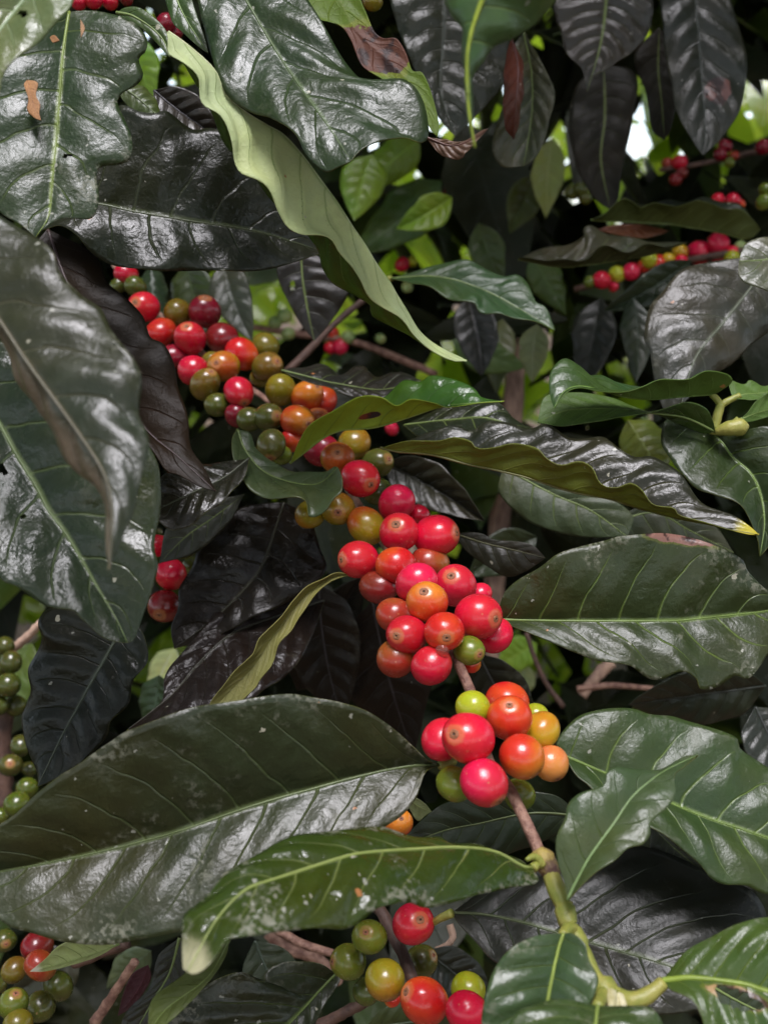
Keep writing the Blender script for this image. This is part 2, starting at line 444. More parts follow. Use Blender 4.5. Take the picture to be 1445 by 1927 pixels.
    if rib and fine:
        pts = [D[i][nv] + N2[i][nv] * (sg * 0.0001) for i in range(0, nu + 1, 2)]
        m = len(pts)
        rr = [ribr / 1000 * (1 - 0.8 * (i / (m - 1)) ** 0.8) for i in range(m)]
        v, f = tube_geo(pts, rr, 7, 0.1)
        r = link('midrib', v, f, [M['rib']], o, loc=pts[0].copy())
        r['rib_colour'] = ribc or tuple(0.8 * a + 0.2 * b for a, b in zip(vein, tint))
    if petiole:
        tube('petiole', petiole, 1.5, 1.1, M[pm], o, n=10)
    return o


def gen(label, x, y, ang, length, width, d, curl=0.0, bend=0.15, **kw):
    """a free leaf: base pixel, direction (deg, 90 = down the picture), length and half width in px"""
    ca, sa = math.cos(math.radians(ang)), math.sin(math.radians(ang))
    mid, A, B = [], [], []
    n = 7
    for i in range(n + 1):
        t = i / n
        off = bend * length * (t * t - t) * -1
        mid.append((x + ca * length * t - sa * off, y + sa * length * t + ca * off))
    for i in range(1, n):
        t = i / n
        wv = width * (math.sin(math.pi * t ** 0.85) ** 0.8) * (1 - 0.35 * t * t) * random.uniform(0.93, 1.07)
        A.append((mid[i][0] - sa * wv, mid[i][1] + ca * wv)); B.append((mid[i][0] + sa * wv, mid[i][1] - ca * wv))
    return leaf(label, mid, A, B, d, **kw)

# ------------------------------------------------------------------ the leaves in sharp view
# top left
leaf('big dusty leaf at the top left with a pale green midrib and scalloped edge',
     [(131, 22), (119, 104), (111, 208), (104, 294), (97, 363), (92, 408), (68, 446)],
     [(178, 20), (242, 38), (276, 72), (276, 98), (262, 112), (270, 140), (256, 159), (235, 170), (221, 190), (235, 225), (249, 263), (242, 301), (194, 311), (182, 332), (187, 374), (173, 412), (121, 410), (88, 427)],
     [(60, 35), (10, 70), (-55, 150), (-75, 260), (-40, 350), (0, 397), (36, 420)],
     d=(366, 346, 0), da=2, db=-6, tint=(0.018, 0.034, 0.014), vein=(0.24, 0.32, 0.06), rough=0.33, quilt=0.6, dust=0.9, specks=1.2, veins=6, wave=0.8, vs=0.25, holes=[(128, 293, 7, 3, -0.2)])
leaf('sheen-tinted glossy leaf in the top left corner over the dusty leaf with an insect hole',
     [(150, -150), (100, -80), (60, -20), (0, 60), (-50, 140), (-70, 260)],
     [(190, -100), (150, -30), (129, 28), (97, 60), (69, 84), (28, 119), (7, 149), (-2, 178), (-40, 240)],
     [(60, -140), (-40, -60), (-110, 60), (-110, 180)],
     d=(296, 278, 0), da=-3, db=-2, tint=(0.09, 0.125, 0.08), vein=(0.35, 0.45, 0.25), rough=0.26, dust=0.8, specks=0.4, holes=[(43, 26, 9, 7, 0.5)], under=U_GREEN, veins=7)  # pale tint stands for a white sky sheen
leaf('broad black green leaf with a long horizontal midrib tucked under the dusty leaf',
     [(100, 376), (194, 386), (249, 398), (332, 412), (398, 422), (500, 440), (612, 474)],
     [(82, 400), (68, 428), (92, 428), (116, 428), (145, 446), (173, 474), (230, 501), (290, 513), (360, 503), (440, 515), (500, 506), (560, 491)],
     [(140, 300), (185, 230), (226, 198), (263, 214), (294, 218), (315, 211), (363, 239), (400, 240), (450, 272), (520, 350), (575, 430)],
     d=(425, 445, -8), da=-9, db=2, tint=(0.010, 0.013, 0.008), gloss=0.8, rough=0.31, crinkle=0.6, quilt=1.2, veins=7, wave=2.2, vs=0.35, dust=0.15, vein=(0.09, 0.11, 0.05))
leaf('narrow dark green leaf base curving over the start of the pale twisted leaf',
     [(220, 24), (250, 30), (285, 52), (308, 76), (320, 108)],
     [(236, 14), (262, 14), (292, 34), (312, 56), (319, 80)], [(232, 34), (262, 50), (292, 78), (310, 98)],
     d=(378, 372, 0), tint=MID, rough=0.4, puff=5, veins=3, vs=0.2)
leaf('long pale yellow green leaf turned over to show its underside with one wavy edge',
     [(316, 60), (346, 80), (403, 131), (429, 183), (500, 236), (535, 260), (584, 318), (625, 374), (663, 429), (712, 500), (736, 532), (767, 587), (791, 625), (826, 653), (878, 679)],
     [(316, 84), (318, 104), (346, 121), (374, 146), (381, 194), (415, 221), (439, 270), (450, 325), (500, 356), (525, 398), (542, 429), (570, 446), (618, 450), (639, 474), (660, 500), (674, 526), (695, 563), (750, 594), (778, 632), (812, 661), (854, 680)],
     [(330, 90), (365, 150), (400, 215), (440, 290), (510, 375), (560, 430), (601, 470), (608, 508), (629, 541), (674, 560), (698, 573), (701, 594), (740, 618), (774, 634), (830, 668)],
     d=(365, 425, -10), da=-10, db=14, see='under', half='a', tint=(0.035, 0.08, 0.012), under=(0.45, 0.53, 0.28), vein=(0.26, 0.36, 0.10), ribc=(0.52, 0.56, 0.32), rough=0.4, dust=0, specks=0.5, veins=11, wave=1.2, trans=0.2, vs=1.0, quilt=4.0, crinkle=0.8)
leaf('large glossy dark leaf hanging at the top centre with a blunt wide tip',
     [(425, -90), (460, -5), (480, 31), (521, 97), (570, 170), (598, 211), (632, 260), (661, 303)],
     [(372, -30), (376, 20), (388, 62), (398, 104), (412, 149), (429, 180), (460, 195), (500, 214), (515, 225), (556, 256), (577, 294), (611, 322), (634, 315)],
     [(500, -90), (560, -30), (602, 40), (640, 100), (688, 146), (729, 161), (760, 160), (786, 177), (803, 214), (804, 256), (767, 254), (733, 263), (688, 278), (668, 293)],
     d=(395, 352, 0), da=-4, db=-2, tint=(0.016, 0.032, 0.014), rough=0.33, quilt=1.6, veins=6, wave=2.0, vs=0.35, dust=0.12, crinkle=0.5, vein=(0.12, 0.17, 0.07))
leaf('slim green pointed leaf pressed against the left edge of the large hanging leaf',
     [(305, -90), (332, -5), (350, 35), (372, 70), (392, 100)], [(300, -40), (313, 5), (325, 42), (346, 63), (374, 88)], [(345, -60), (362, 0), (378, 48), (388, 80)],
     d=(405, 392, 0), tint=(0.025, 0.055, 0.018), veins=5, vein=(0.2, 0.3, 0.08), rough=0.35)
leaf('yellow green leaf with a large scorched brown patch at the top centre',
     [(600, -90), (640, 0), (672, 60), (720, 105), (770, 155), (805, 205), (822, 258)],
     [(565, -60), (572, 0), (598, 38), (639, 49), (660, 75), (681, 125), (719, 150), (760, 176), (790, 205), (808, 240)],
     [(650, -80), (679, 0), (691, 28), (705, 60), (722, 73), (746, 74), (764, 100), (776, 133), (795, 138), (812, 176), (826, 235)],
     d=(430, 415, 0), see='under', under=(0.10, 0.16, 0.012), tint=MID, vein=(0.15, 0.2, 0.03), trans=0.25, halo=0.4, patch=(0.52, 0.55, 0.15, 0.75), veins=7, dust=0)
leaf('blurred green leaf close to the lens at the top with long yellow drip tip',
     [(960, -120), (920, -30), (893, 40), (880, 100), (880, 170), (884, 220), (893, 278)],
     [(880, -100), (836, 0), (864, 46), (871, 88), (873, 140), (876, 190), (882, 240)],
     [(1090, -80), (1056, 0), (1011, 42), (954, 76), (914, 104), (893, 134), (888, 190), (890, 240)],
     d=(262, 262, 0), da=8, db=10, tint=(0.055, 0.10, 0.05), under=(0.20, 0.26, 0.04), rough=0.30, veins=6, ribr=0.9, ribc=(0.30, 0.38, 0.03), trans=0.2, dust=0.1)
leaf('dark ribbed leaf hanging straight down behind the yellow drip tip',
     [(835, -80), (836, 17), (833, 90), (829, 173), (857, 257)], [(735, -40), (752, 60), (790, 150), (826, 222)], [(935, -30), (958, 60), (950, 150), (905, 208)],
     d=(545, 535, 0), tint=DARK, rough=0.33, quilt=1.4, veins=9, crinkle=0.7, dust=0.1, vs=0.25, vein=(0.09, 0.10, 0.08))
leaf('dead brown curled leaf hanging upright among the dark leaves',
     [(962, 70), (974, 120), (972, 180), (966, 262)], [(950, 110), (946, 170), (948, 235)], [(984, 120), (984, 180), (976, 235)],
     d=(520, 520, -12), da=8, db=8, tint=(0.075, 0.018, 0.014), under=(0.10, 0.03, 0.02), vein=(0.12, 0.04, 0.03), dust=0.1, trans=0.03, veins=6, cat='dead leaf', name='dead_leaf', rough=0.5, group=None, ribc=(0.10, 0.035, 0.03))
leaf('pale crumpled grey leaf beside the dead brown curled leaf',
     [(985, 60), (1000, 140), (1000, 220), (985, 312)], [(955, 110), (945, 200), (925, 270), (945, 312)], [(1020, 120), (1042, 170), (1034, 225), (1012, 290)],
     d=(570, 560, 0), da=-4, db=-6, tint=(0.05, 0.055, 0.045), rough=0.36, crinkle=1.0, quilt=2.0, veins=7, dust=0.7)
leaf('dark purple grey leaf with ladder ribs hanging right of the blurred green leaf',
     [(1140, -90), (1139, 10), (1128, 90), (1104, 172)], [(1042, -30), (1054, 60), (1068, 106), (1094, 130)], [(1222, -20), (1215, 70), (1150, 125), (1120, 140)],
     d=(600, 590, 0), tint=(0.022, 0.02, 0.022), rough=0.35, quilt=1.6, veins=11, dust=0.2, vs=0.2, puff=2)
leaf('short black leaf pointing down between two hanging ribbed leaves',
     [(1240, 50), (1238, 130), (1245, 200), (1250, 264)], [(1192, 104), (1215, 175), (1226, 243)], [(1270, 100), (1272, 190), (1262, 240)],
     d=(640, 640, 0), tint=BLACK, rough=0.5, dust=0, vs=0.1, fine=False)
leaf('broad black leaf hanging in shade left of the bright gap',
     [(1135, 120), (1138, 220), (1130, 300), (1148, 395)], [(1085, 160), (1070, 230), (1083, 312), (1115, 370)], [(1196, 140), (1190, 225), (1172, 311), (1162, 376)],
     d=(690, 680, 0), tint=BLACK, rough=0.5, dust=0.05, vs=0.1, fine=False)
leaf('very large dark ribbed leaf hanging at the top right with a brown rot spot',
     [(1305, -90), (1308, 0), (1315, 87), (1322, 173), (1327, 240), (1322, 292)], [(1245, -40), (1249, 87), (1263, 156), (1274, 215), (1306, 270)], [(1362, -40), (1378, 20), (1397, 69), (1404, 138), (1391, 208), (1355, 262)],
     d=(600, 585, 0), tint=(0.014, 0.016, 0.014), rough=0.36, quilt=1.7, veins=8, dust=0.15, vs=0.25, vein=(0.06, 0.07, 0.06), patch=(0.68, 0.68, 0.07, 0.16), patchc=(0.12, 0.05, 0.04))
# right side, upper
leaf('dark olive leaf with a scalloped upper edge above the far red cherries',
     [(1112, 414), (1187, 420), (1291, 430), (1360, 440), (1405, 450), (1430, 432)],
     [(1139, 401), (1173, 371), (1201, 394), (1232, 379), (1267, 391), (1305, 374), (1329, 381), (1360, 391), (1395, 394), (1420, 418)],
     [(1150, 396), (1200, 384), (1260, 380), (1330, 374), (1390, 388)],
     d=(620, 640, 0), da=-14, db=16, see='under', half='a', under=(0.055, 0.07, 0.014), tint=DARK, dust=0.1, veins=9, wave=1.5, trans=0.08, vs=0.4)
leaf('brown dry curled leaf lying under the scalloped olive leaf',
     [(1126, 432), (1190, 430), (1258, 434)], [(1150, 424), (1200, 422), (1235, 428)], [(1150, 440), (1205, 448), (1240, 442)],
     d=(650, 650, 0), tint=(0.22, 0.075, 0.05), under=(0.2, 0.08, 0.05), vein=(0.25, 0.1, 0.07), group=None, name='dead_leaf', cat='dead leaf', trans=0.04, dust=0.2, quilt=2)
leaf('grey crumpled leaf with dark olive fold below the brown dry leaf',
     [(975, 488), (1060, 503), (1150, 492), (1230, 478), (1292, 456)],
     [(985, 484), (1083, 491), (1132, 467), (1180, 471), (1215, 460), (1250, 464), (1281, 457)],
     [(1010, 470), (1060, 462), (1098, 445), (1104, 428), (1139, 436), (1187, 450), (1240, 455)],
     d=(600, 615, 0), da=-14, db=10, see='under', half='a', tint=(0.055, 0.055, 0.05), under=(0.035, 0.04, 0.012), rough=0.35, veins=7, wave=1.5, quilt=2, crinkle=0.9)
leaf('mid green leaf pointing right with a petiole beside the pale leaf tip',
     [(736, 524), (820, 520), (890, 538), (960, 572), (1044, 622)],
     [(774, 532), (809, 541), (861, 567), (895, 570), (913, 587), (980, 598), (1014, 608)],
     [(774, 513), (826, 496), (878, 490), (906, 501), (947, 522), (973, 517), (993, 532), (1007, 567), (1028, 580)],
     d=(545, 525, 0), da=-14, db=4, tint=(0.030, 0.062, 0.028), rough=0.38, vs=0.2, veins=8, dust=0.1, petiole=[(736, 524, 545), (715, 530, 550), (695, 545, 556)])
leaf('broad silvery grey leaf drooping at the right above the forked green shoot',
     [(1442, 490), (1419, 532), (1360, 608), (1308, 674), (1280, 765)],
     [(1388, 486), (1315, 494), (1277, 511), (1246, 549), (1222, 577), (1211, 636), (1222, 663), (1232, 722), (1250, 772)],
     [(1466, 520), (1470, 570), (1448, 622), (1409, 650), (1377, 684), (1330, 715)],
     d=(520, 488, 0), da=4, db=6, tint=(0.026, 0.026, 0.026), rough=0.36, veins=6, quilt=1.6, dust=0.4, vs=0.3, vein=(0.13, 0.15, 0.10), crinkle=0.55)
leaf('bright grey leaf tip poking in at the right edge above the silvery leaf',
     [(1560, 470), (1500, 480), (1440, 488), (1390, 492)], [(1520, 570), (1446, 548), (1405, 533), (1391, 516)], [(1520, 440), (1446, 446), (1408, 453), (1394, 474)],
     d=(455, 450, 0), da=-10, db=4, tint=(0.06, 0.065, 0.06), rough=0.33, veins=6, dust=0.5)
leaf('curled fresh green leaf of the forked shoot with its tip folded down at the left',
     [(1345, 741), (1284, 747), (1222, 751), (1173, 747), (1139, 738), (1090, 727), (1060, 738), (1042, 768)],
     [(1376, 718), (1366, 703), (1328, 696), (1298, 714), (1246, 711), (1215, 725), (1180, 735), (1139, 738), (1090, 729), (1062, 741)],
     [(1340, 720), (1280, 722), (1201, 726), (1160, 719), (1132, 705), (1104, 705), (1087, 688), (1066, 674), (1049, 681), (1034, 705), (1034, 740)],
     d=(440, 405, 0), da=-5, db=6, see='under', half='a', tint=(0.032, 0.068, 0.026), under=(0.075, 0.135, 0.022), vein=(0.2, 0.32, 0.07), rough=0.33, veins=9, wave=0.5, vs=0.3, trans=0.2, dust=0.1)
leaf('glossy green leaf twisting under the curled leaf of the forked shoot',
     [(1345, 812), (1290, 786), (1236, 778), (1187, 773), (1120, 770), (1060, 775), (1011, 796)],
     [(1340, 790), (1326, 767), (1291, 757), (1245, 772), (1187, 783), (1118, 795), (1059, 803)],
     [(1322, 816), (1274, 798), (1236, 781), (1187, 764), (1139, 746), (1076, 740), (1025, 747)],
     d=(438, 425, 0), da=-6, db=6, see='under', half='ab', tint=(0.03, 0.065, 0.022), under=(0.06, 0.11, 0.02), rough=0.26, veins=8, vs=0.3, specks=0.8, wave=0.3, trans=0.15)
leaf('small wavy green leaf on the right arm of the forked shoot',
     [(1378, 752), (1400, 742), (1440, 738), (1520, 720)], [(1371, 719), (1400, 722), (1410, 716), (1440, 726), (1480, 700)], [(1400, 752), (1440, 752), (1480, 745)],
     d=(440, 450, 0), da=4, db=-4, see='under', tint=MID, under=(0.07, 0.13, 0.025), veins=7, trans=0.2)
leaf('plain green leaf below the wavy leaf on the right arm of the forked shoot',
     [(1390, 790), (1430, 775), (1520, 755)], [(1405, 776), (1425, 752), (1480, 720)], [(1410, 794), (1450, 784), (1490, 780)],
     d=(436, 446, 0), see='under', under=(0.06, 0.11, 0.018), tint=MID, veins=6, trans=0.2, petiole=[(1390, 790, 436), (1372, 803, 438), (1350, 816, 440)])
# right side, middle
leaf('long wavy leaf at the right folded along its rib with olive underside and yellow tip',
     [(716, 843), (750, 850), (809, 855), (878, 874), (930, 885), (985, 897), (1014, 906), (1083, 926), (1153, 940), (1222, 961), (1274, 976), (1326, 985), (1380, 998), (1427, 1006)],
     [(767, 829), (826, 829), (854, 823), (885, 829), (899, 842), (933, 840), (964, 835), (1011, 843), (1031, 861), (1056, 874), (1090, 869), (1115, 881), (1132, 909), (1160, 916), (1187, 909), (1208, 923), (1229, 947), (1267, 954), (1280, 970), (1340, 986), (1400, 1003)],
     [(760, 830), (826, 807), (854, 799), (888, 810), (913, 795), (964, 796), (990, 804), (1028, 795), (1073, 824), (1132, 818), (1166, 846), (1194, 860), (1229, 856), (1274, 886), (1301, 924), (1326, 949), (1378, 969), (1412, 992)],
     d=(428, 385, 0), da=-7, db=8, see='under', half='a', tint=(0.016, 0.018, 0.015), under=(0.10, 0.118, 0.012), vein=(0.17, 0.17, 0.05), rough=0.32, quilt=1.6, veins=11, wave=1.0, vs=0.25, crinkle=0.6, dust=0.3, patch=(1.0, 0.5, 0.055, 2.0), patchc=(0.40, 0.34, 0.03), pdark=0, trans=0.12)
leaf('dark glossy leaf half hidden behind the start of the long wavy leaf',
     [(760, 800), (850, 790), (930, 790), (1050, 845)], [(800, 830), (870, 850), (960, 850)], [(823, 770), (880, 760), (930, 757), (964, 786), (1010, 810)],
     d=(470, 455, 0), da=-14, db=8, tint=DARK, rough=0.30, quilt=2.0, crinkle=0.9, veins=6)
leaf('lit yellow green leaf with reddish brown scars arching over the cherries',
     [(546, 872), (575, 850), (610, 824), (646, 810), (694, 807), (757, 789), (823, 768), (880, 760), (948, 755)],
     [(563, 830), (584, 798), (625, 774), (674, 746), (715, 746), (746, 762), (774, 750), (819, 759), (842, 766), (900, 758)],
     [(580, 840), (620, 800), (670, 772), (720, 748), (757, 716), (791, 719), (812, 707), (847, 712), (880, 724), (896, 735), (908, 748)],
     d=(458, 430, 0), da=-5, db=7, see='under', half='a', tint=(0.035, 0.09, 0.020), under=(0.21, 0.29, 0.022), vein=(0.06, 0.11, 0.015), ribc=(0.22, 0.32, 0.06), rough=0.22, veins=8, wave=0.4, trans=0.25, vs=0.5, halo=0.8, patch=(0.415, 0.32, 0.05, 0.05), patchc=(0.14, 0.03, 0.01), dust=0, specks=0.1)
leaf('black crumpled leaf with a ruffled edge above the lit yellow green leaf',
     [(530, 697), (600, 716), (660, 726), (722, 732), (792, 716)], [(560, 712), (611, 728), (674, 748), (722, 752), (760, 735)],
     [(560, 691), (618, 690), (645, 702), (688, 686), (715, 705), (757, 699), (784, 712)],
     d=(500, 485, 0), da=-5, db=16, tint=(0.018, 0.016, 0.017), rough=0.33, quilt=1.4, crinkle=0.9, veins=7, wave=1.5, dust=0.4)
leaf('small cupped glossy green leaf covering the middle of the cherry chain',
     [(447, 808), (462, 848), (495, 887), (550, 908), (600, 910), (636, 880)],
     [(438, 826), (441, 861), (450, 890), (474, 923), (532, 936), (570, 944), (584, 971), (611, 961), (629, 940), (644, 926), (644, 902)],
     [(470, 815), (480, 840), (501, 860), (525, 877), (556, 887), (608, 888), (629, 878)],
     d=(455, 432, 0), da=-15, db=6, tint=(0.055, 0.08, 0.05), rough=0.30, veins=6, quilt=0.8, vs=0.2, dust=0.1, specks=0.6, trans=0.15)  # lightened tint puts the missing grey sheen into the colour
leaf('large leaf at the right with a scorched notch and a bright straight midrib',
     [(936, 1166), (1014, 1168), (1118, 1169), (1205, 1169), (1274, 1168), (1360, 1159), (1445, 1149), (1530, 1130)],
     [(969, 1181), (1014, 1199), (1083, 1226), (1125, 1247), (1187, 1254), (1232, 1278), (1277, 1266), (1301, 1278), (1315, 1297), (1350, 1292), (1384, 1270), (1405, 1279), (1429, 1254), (1446, 1230), (1495, 1190)],
     [(945, 1123), (966, 1098), (1014, 1067), (1049, 1040), (1101, 1026), (1132, 1019), (1166, 1008), (1229, 1003), (1291, 1010), (1343, 1026), (1398, 1053), (1412, 1078), (1446, 1112), (1500, 1125)],
     d=(395, 400, -8), da=-10, db=-3, tint=(0.026, 0.036, 0.014), vein=(0.17, 0.25, 0.05), rough=0.36, dust=1.0, specks=1.0, veins=8, wave=1.6, vs=0.8, quilt=1.0, halo=0.2, patch=(0.585, 1.0, 0.085, 0.055), patchc=(0.20, 0.10, 0.075))
leaf('clean green leaf at the right below the scorched leaf with bright curved side veins',
     [(1064, 1424), (1135, 1454), (1200, 1483), (1263, 1513), (1326, 1538), (1395, 1562), (1445, 1579), (1560, 1620)],
     [(1083, 1458), (1108, 1479), (1160, 1530), (1229, 1562), (1274, 1590), (1315, 1621), (1333, 1652), (1360, 1666), (1405, 1666), (1445, 1683), (1510, 1680)],
     [(1046, 1398), (1083, 1351), (1132, 1335), (1187, 1334), (1222, 1344), (1263, 1346), (1291, 1354), (1343, 1372), (1384, 1389), (1395, 1410), (1445, 1441), (1530, 1510)],
     d=(362, 355, 0), da=-12, db=10, tint=(0.030, 0.054, 0.022), vein=(0.19, 0.28, 0.06), rough=0.37, veins=7, vs=0.75, quilt=1.3, dust=0.35, specks=0.9)
leaf('small upright leaf on the green stem tip with a curled pale tip',
     [(1068, 1694), (1083, 1662), (1111, 1610), (1153, 1552), (1187, 1502), (1222, 1470), (1256, 1448), (1312, 1421)],
     [(1062, 1662), (1048, 1621), (1046, 1576), (1062, 1541), (1069, 1513), (1090, 1493), (1132, 1479), (1140, 1455), (1160, 1442), (1201, 1447), (1240, 1448), (1285, 1424)],
     [(1090, 1669), (1121, 1642), (1153, 1621), (1180, 1597), (1208, 1590), (1222, 1572), (1225, 1546), (1256, 1520), (1271, 1493), (1268, 1458), (1285, 1444)],
     d=(309, 330, -4), da=2, db=-6, tint=(0.046, 0.070, 0.038), vein=(0.20, 0.30, 0.11), rough=0.34, veins=7, wave=0.7, vs=0.25, dust=0.1, specks=0.35, quilt=0.5, petiole=[(1068, 1694, 318), (1064, 1708, 318), (1062, 1724, 320)])
# bottom
leaf('biggest leaf at the lower left with dark upper half and lavender grey lower half',
     [(826, 1440), (774, 1441), (688, 1458), (584, 1486), (480, 1515), (363, 1555), (294, 1576), (201, 1600), (86, 1624), (0, 1640), (-90, 1662)],
     [(800, 1452), (784, 1500), (757, 1534), (722, 1557), (640, 1610), (560, 1650), (450, 1705), (380, 1740), (329, 1756), (260, 1770), (194, 1778), (121, 1773), (59, 1756), (21, 1745), (0, 1731), (-60, 1700)],
     [(805, 1432), (778, 1406), (740, 1372), (688, 1337), (636, 1320), (584, 1314), (542, 1308), (480, 1311), (398, 1325), (332, 1341), (277, 1361), (235, 1379), (208, 1399), (152, 1437), (114, 1458), (69, 1493), (28, 1534), (0, 1552), (-60, 1600)],
     d=(352, 332, -4), da=-15, db=-10, tint=(0.026, 0.031, 0.017), vein=(0.12, 0.16, 0.05), rough=0.33, veins=10, vs=0.45, quilt=0.8, dust=0.9, specks=1.0, wave=0.8, petiole=[(826, 1440, 352), (838, 1438, 353), (855, 1432, 356)])
leaf('glossy green leaf lying in front at the bottom with orange spots and milky tip',
     [(1002, 1634), (980, 1630), (930, 1603), (861, 1595), (791, 1597), (705, 1602), (653, 1610), (584, 1631), (515, 1655), (467, 1673), (429, 1707), (398, 1749), (354, 1828)],
     [(1011, 1662), (957, 1671), (895, 1685), (861, 1697), (809, 1705), (774, 1697), (736, 1704), (705, 1714), (677, 1735), (636, 1749), (567, 1752), (515, 1754), (460, 1766), (429, 1770), (415, 1787), (391, 1818), (367, 1833)],
     [(975, 1616), (930, 1600), (895, 1588), (843, 1588), (826, 1574), (774, 1572), (722, 1558), (670, 1557), (618, 1560), (549, 1576), (480, 1607), (439, 1631), (419, 1648), (391, 1687), (356, 1711), (343, 1728), (343, 1773), (345, 1822)],
     d=(322, 262, 0), da=-10, db=7, tint=(0.028, 0.044, 0.010), under=U_GREEN, vein=(0.30, 0.36, 0.10), rough=0.15, veins=9, vs=0.6, quilt=1.6, dust=1.7, specks=2.2, crinkle=0.8, trans=0.15, puff=5, patch=(1.0, 0.5, 0.08, 1.0), patchc=(0.30, 0.29, 0.17), pdark=0, petiole=[(1002, 1634, 322), (1008, 1628, 323), (1016, 1620, 326)])
leaf('wide black lavender leaf at the lower right lying behind the green stem',
     [(850, 1718), (913, 1721), (980, 1735), (1049, 1756), (1111, 1775), (1222, 1808), (1290, 1832), (1350, 1870)],
     [(864, 1740), (895, 1773), (933, 1812), (1000, 1850), (1100, 1890), (1220, 1910), (1310, 1900)],
     [(868, 1704), (900, 1680), (950, 1645), (1030, 1615), (1150, 1590), (1260, 1605), (1350, 1650), (1420, 1682), (1446, 1735), (1420, 1800), (1385, 1850)],
     d=(378, 350, 0), da=-10, db=16, tint=(0.016, 0.017, 0.016), vein=(0.11, 0.14, 0.06), rough=0.37, veins=8, vs=0.5, quilt=0.8, crinkle=0.25, dust=0.5, specks=0.8, petiole=[(850, 1718, 372), (832, 1726, 374), (812, 1738, 378)])
leaf('bright leaf in the bottom right corner with a large ragged insect hole',
     [(1246, 1846), (1308, 1841), (1395, 1851), (1445, 1866), (1600, 1910)],
     [(1262, 1862), (1298, 1880), (1319, 1911), (1340, 1945), (1420, 1990), (1540, 1990)],
     [(1256, 1832), (1291, 1790), (1343, 1759), (1395, 1738), (1445, 1722), (1560, 1720)],
     d=(302, 288, 0), da=-9, db=9, tint=(0.042, 0.080, 0.026), vein=(0.30, 0.40, 0.05), rough=0.30, veins=8, vs=0.5, dust=0.5, specks=0.8, holes=[(1386, 1880, 48, 18, 0.35)], nu=170, nv=34, patch=(0.395, 0.385, 0.17, 0.085), patchc=(0.34, 0.22, 0.10), pdark=0.9, halo=0.2, ribr=0.9)
leaf('pale sheened leaf at the bottom left of the stem tip with yellow midrib',
     [(1060, 1756), (1049, 1790), (1038, 1842), (1031, 1880), (1018, 1960), (1000, 2040)],
     [(1014, 1760), (973, 1776), (952, 1794), (938, 1815), (920, 1850), (912, 1880), (908, 1927), (920, 2000)],
     [(1078, 1757), (1101, 1776), (1108, 1808), (1125, 1842), (1118, 1873), (1100, 1900), (1075, 1960), (1040, 2010)],
     d=(300, 284, 0), da=-2, db=-4, tint=(0.040, 0.065, 0.034), vein=(0.30, 0.38, 0.06), rough=0.30, veins=7, vs=0.3, dust=0.8, specks=0.5)
leaf('leaf growing towards the lens from the stem tip at the very bottom',
     [(1124, 1893), (1120, 1930), (1115, 2000)], [(1060, 1878), (1014, 1887), (965, 1915), (945, 1990)], [(1187, 1892), (1239, 1911), (1262, 1990)],
     d=(285, 262, 0), da=3, db=3, tint=(0.034, 0.062, 0.03), vein=(0.28, 0.36, 0.08), rough=0.27, veins=5, dust=0.7, specks=0.4)
leaf('dusty dark leaf with a bitten notch at the bottom beside the green cherries',
     [(632, 1832), (600, 1866), (584, 1884), (546, 1925), (480, 1990)], [(600, 1813), (540, 1811), (502, 1830), (498, 1855), (464, 1852), (453, 1828), (400, 1850), (335, 1895), (300, 1950)], [(640, 1845), (612, 1890), (590, 1930), (550, 1985)],
     d=(400, 372, 0), da=-10, db=-2, tint=(0.022, 0.026, 0.016), rough=0.3, dust=1.0, specks=0.8, veins=6, vein=(0.14, 0.2, 0.05))
leaf('folded olive green leaf edge under the milky leaf tip',
     [(432, 1768), (391, 1839), (311, 1901), (270, 1960)], [(380, 1800), (343, 1835), (287, 1880), (278, 1940)], [(425, 1800), (395, 1846), (330, 1915)],
     d=(352, 340, 0), see='under', under=(0.075, 0.10, 0.020), tint=MID, veins=6, trans=0.1)
leaf('charcoal leaf with ringed orange spots under the milky leaf tip',
     [(338, 1765), (320, 1830), (290, 1880), (245, 1960)], [(305, 1790), (294, 1810), (280, 1860), (238, 1905), (225, 1950)], [(352, 1800), (345, 1850), (310, 1920)],
     d=(372, 368, 0), tint=(0.022, 0.022, 0.02), rough=0.4, specks=2.5, dust=0.3, crinkle=0.8)
leaf('wine red leaf underside beside the charcoal leaf',
     [(280, 1815), (262, 1860), (222, 1912)], [(250, 1832), (232, 1870)], [(284, 1845), (252, 1892)],
     d=(392, 390, 0), see='under', under=(0.035, 0.007, 0.010), tint=(0.03, 0.008, 0.01), fine=False, trans=0.05, vein=(0.1, 0.03, 0.04))
leaf('small pale leaf tip pointing left over the bottom left cherries',
     [(225, 1776), (160, 1800), (100, 1817), (57, 1828)], [(180, 1770), (121, 1774), (85, 1805)], [(185, 1800), (130, 1818), (85, 1828)],
     d=(372, 362, 0), see='under', under=(0.20, 0.24, 0.09), tint=MID, veins=6, patch=(1.0, 0.5, 0.12, 1.0), patchc=(0.5, 0.48, 0.36), pdark=0)
leaf('dark green leaf below the lowest cherry cluster with a thin pale midrib',
     [(1090, 1535), (1000, 1530), (900, 1550), (830, 1565), (740, 1600)], [(1040, 1575), (950, 1610), (850, 1620)], [(1040, 1495), (940, 1490), (840, 1510), (775, 1560)],
     d=(400, 400, 0), tint=(0.012, 0.02, 0.010), rough=0.45, dust=0.1, vein=(0.09, 0.12, 0.03), specks=0.3)
leaf('grey green leaf scrap showing between the upright leaf and the clean leaf',
     [(1226, 1555), (1262, 1590), (1320, 1640)], [(1222, 1600), (1235, 1632), (1280, 1640)], [(1270, 1570), (1320, 1600)],
     d=(385, 380, 0), tint=(0.045, 0.05, 0.045), rough=0.4, fine=False)
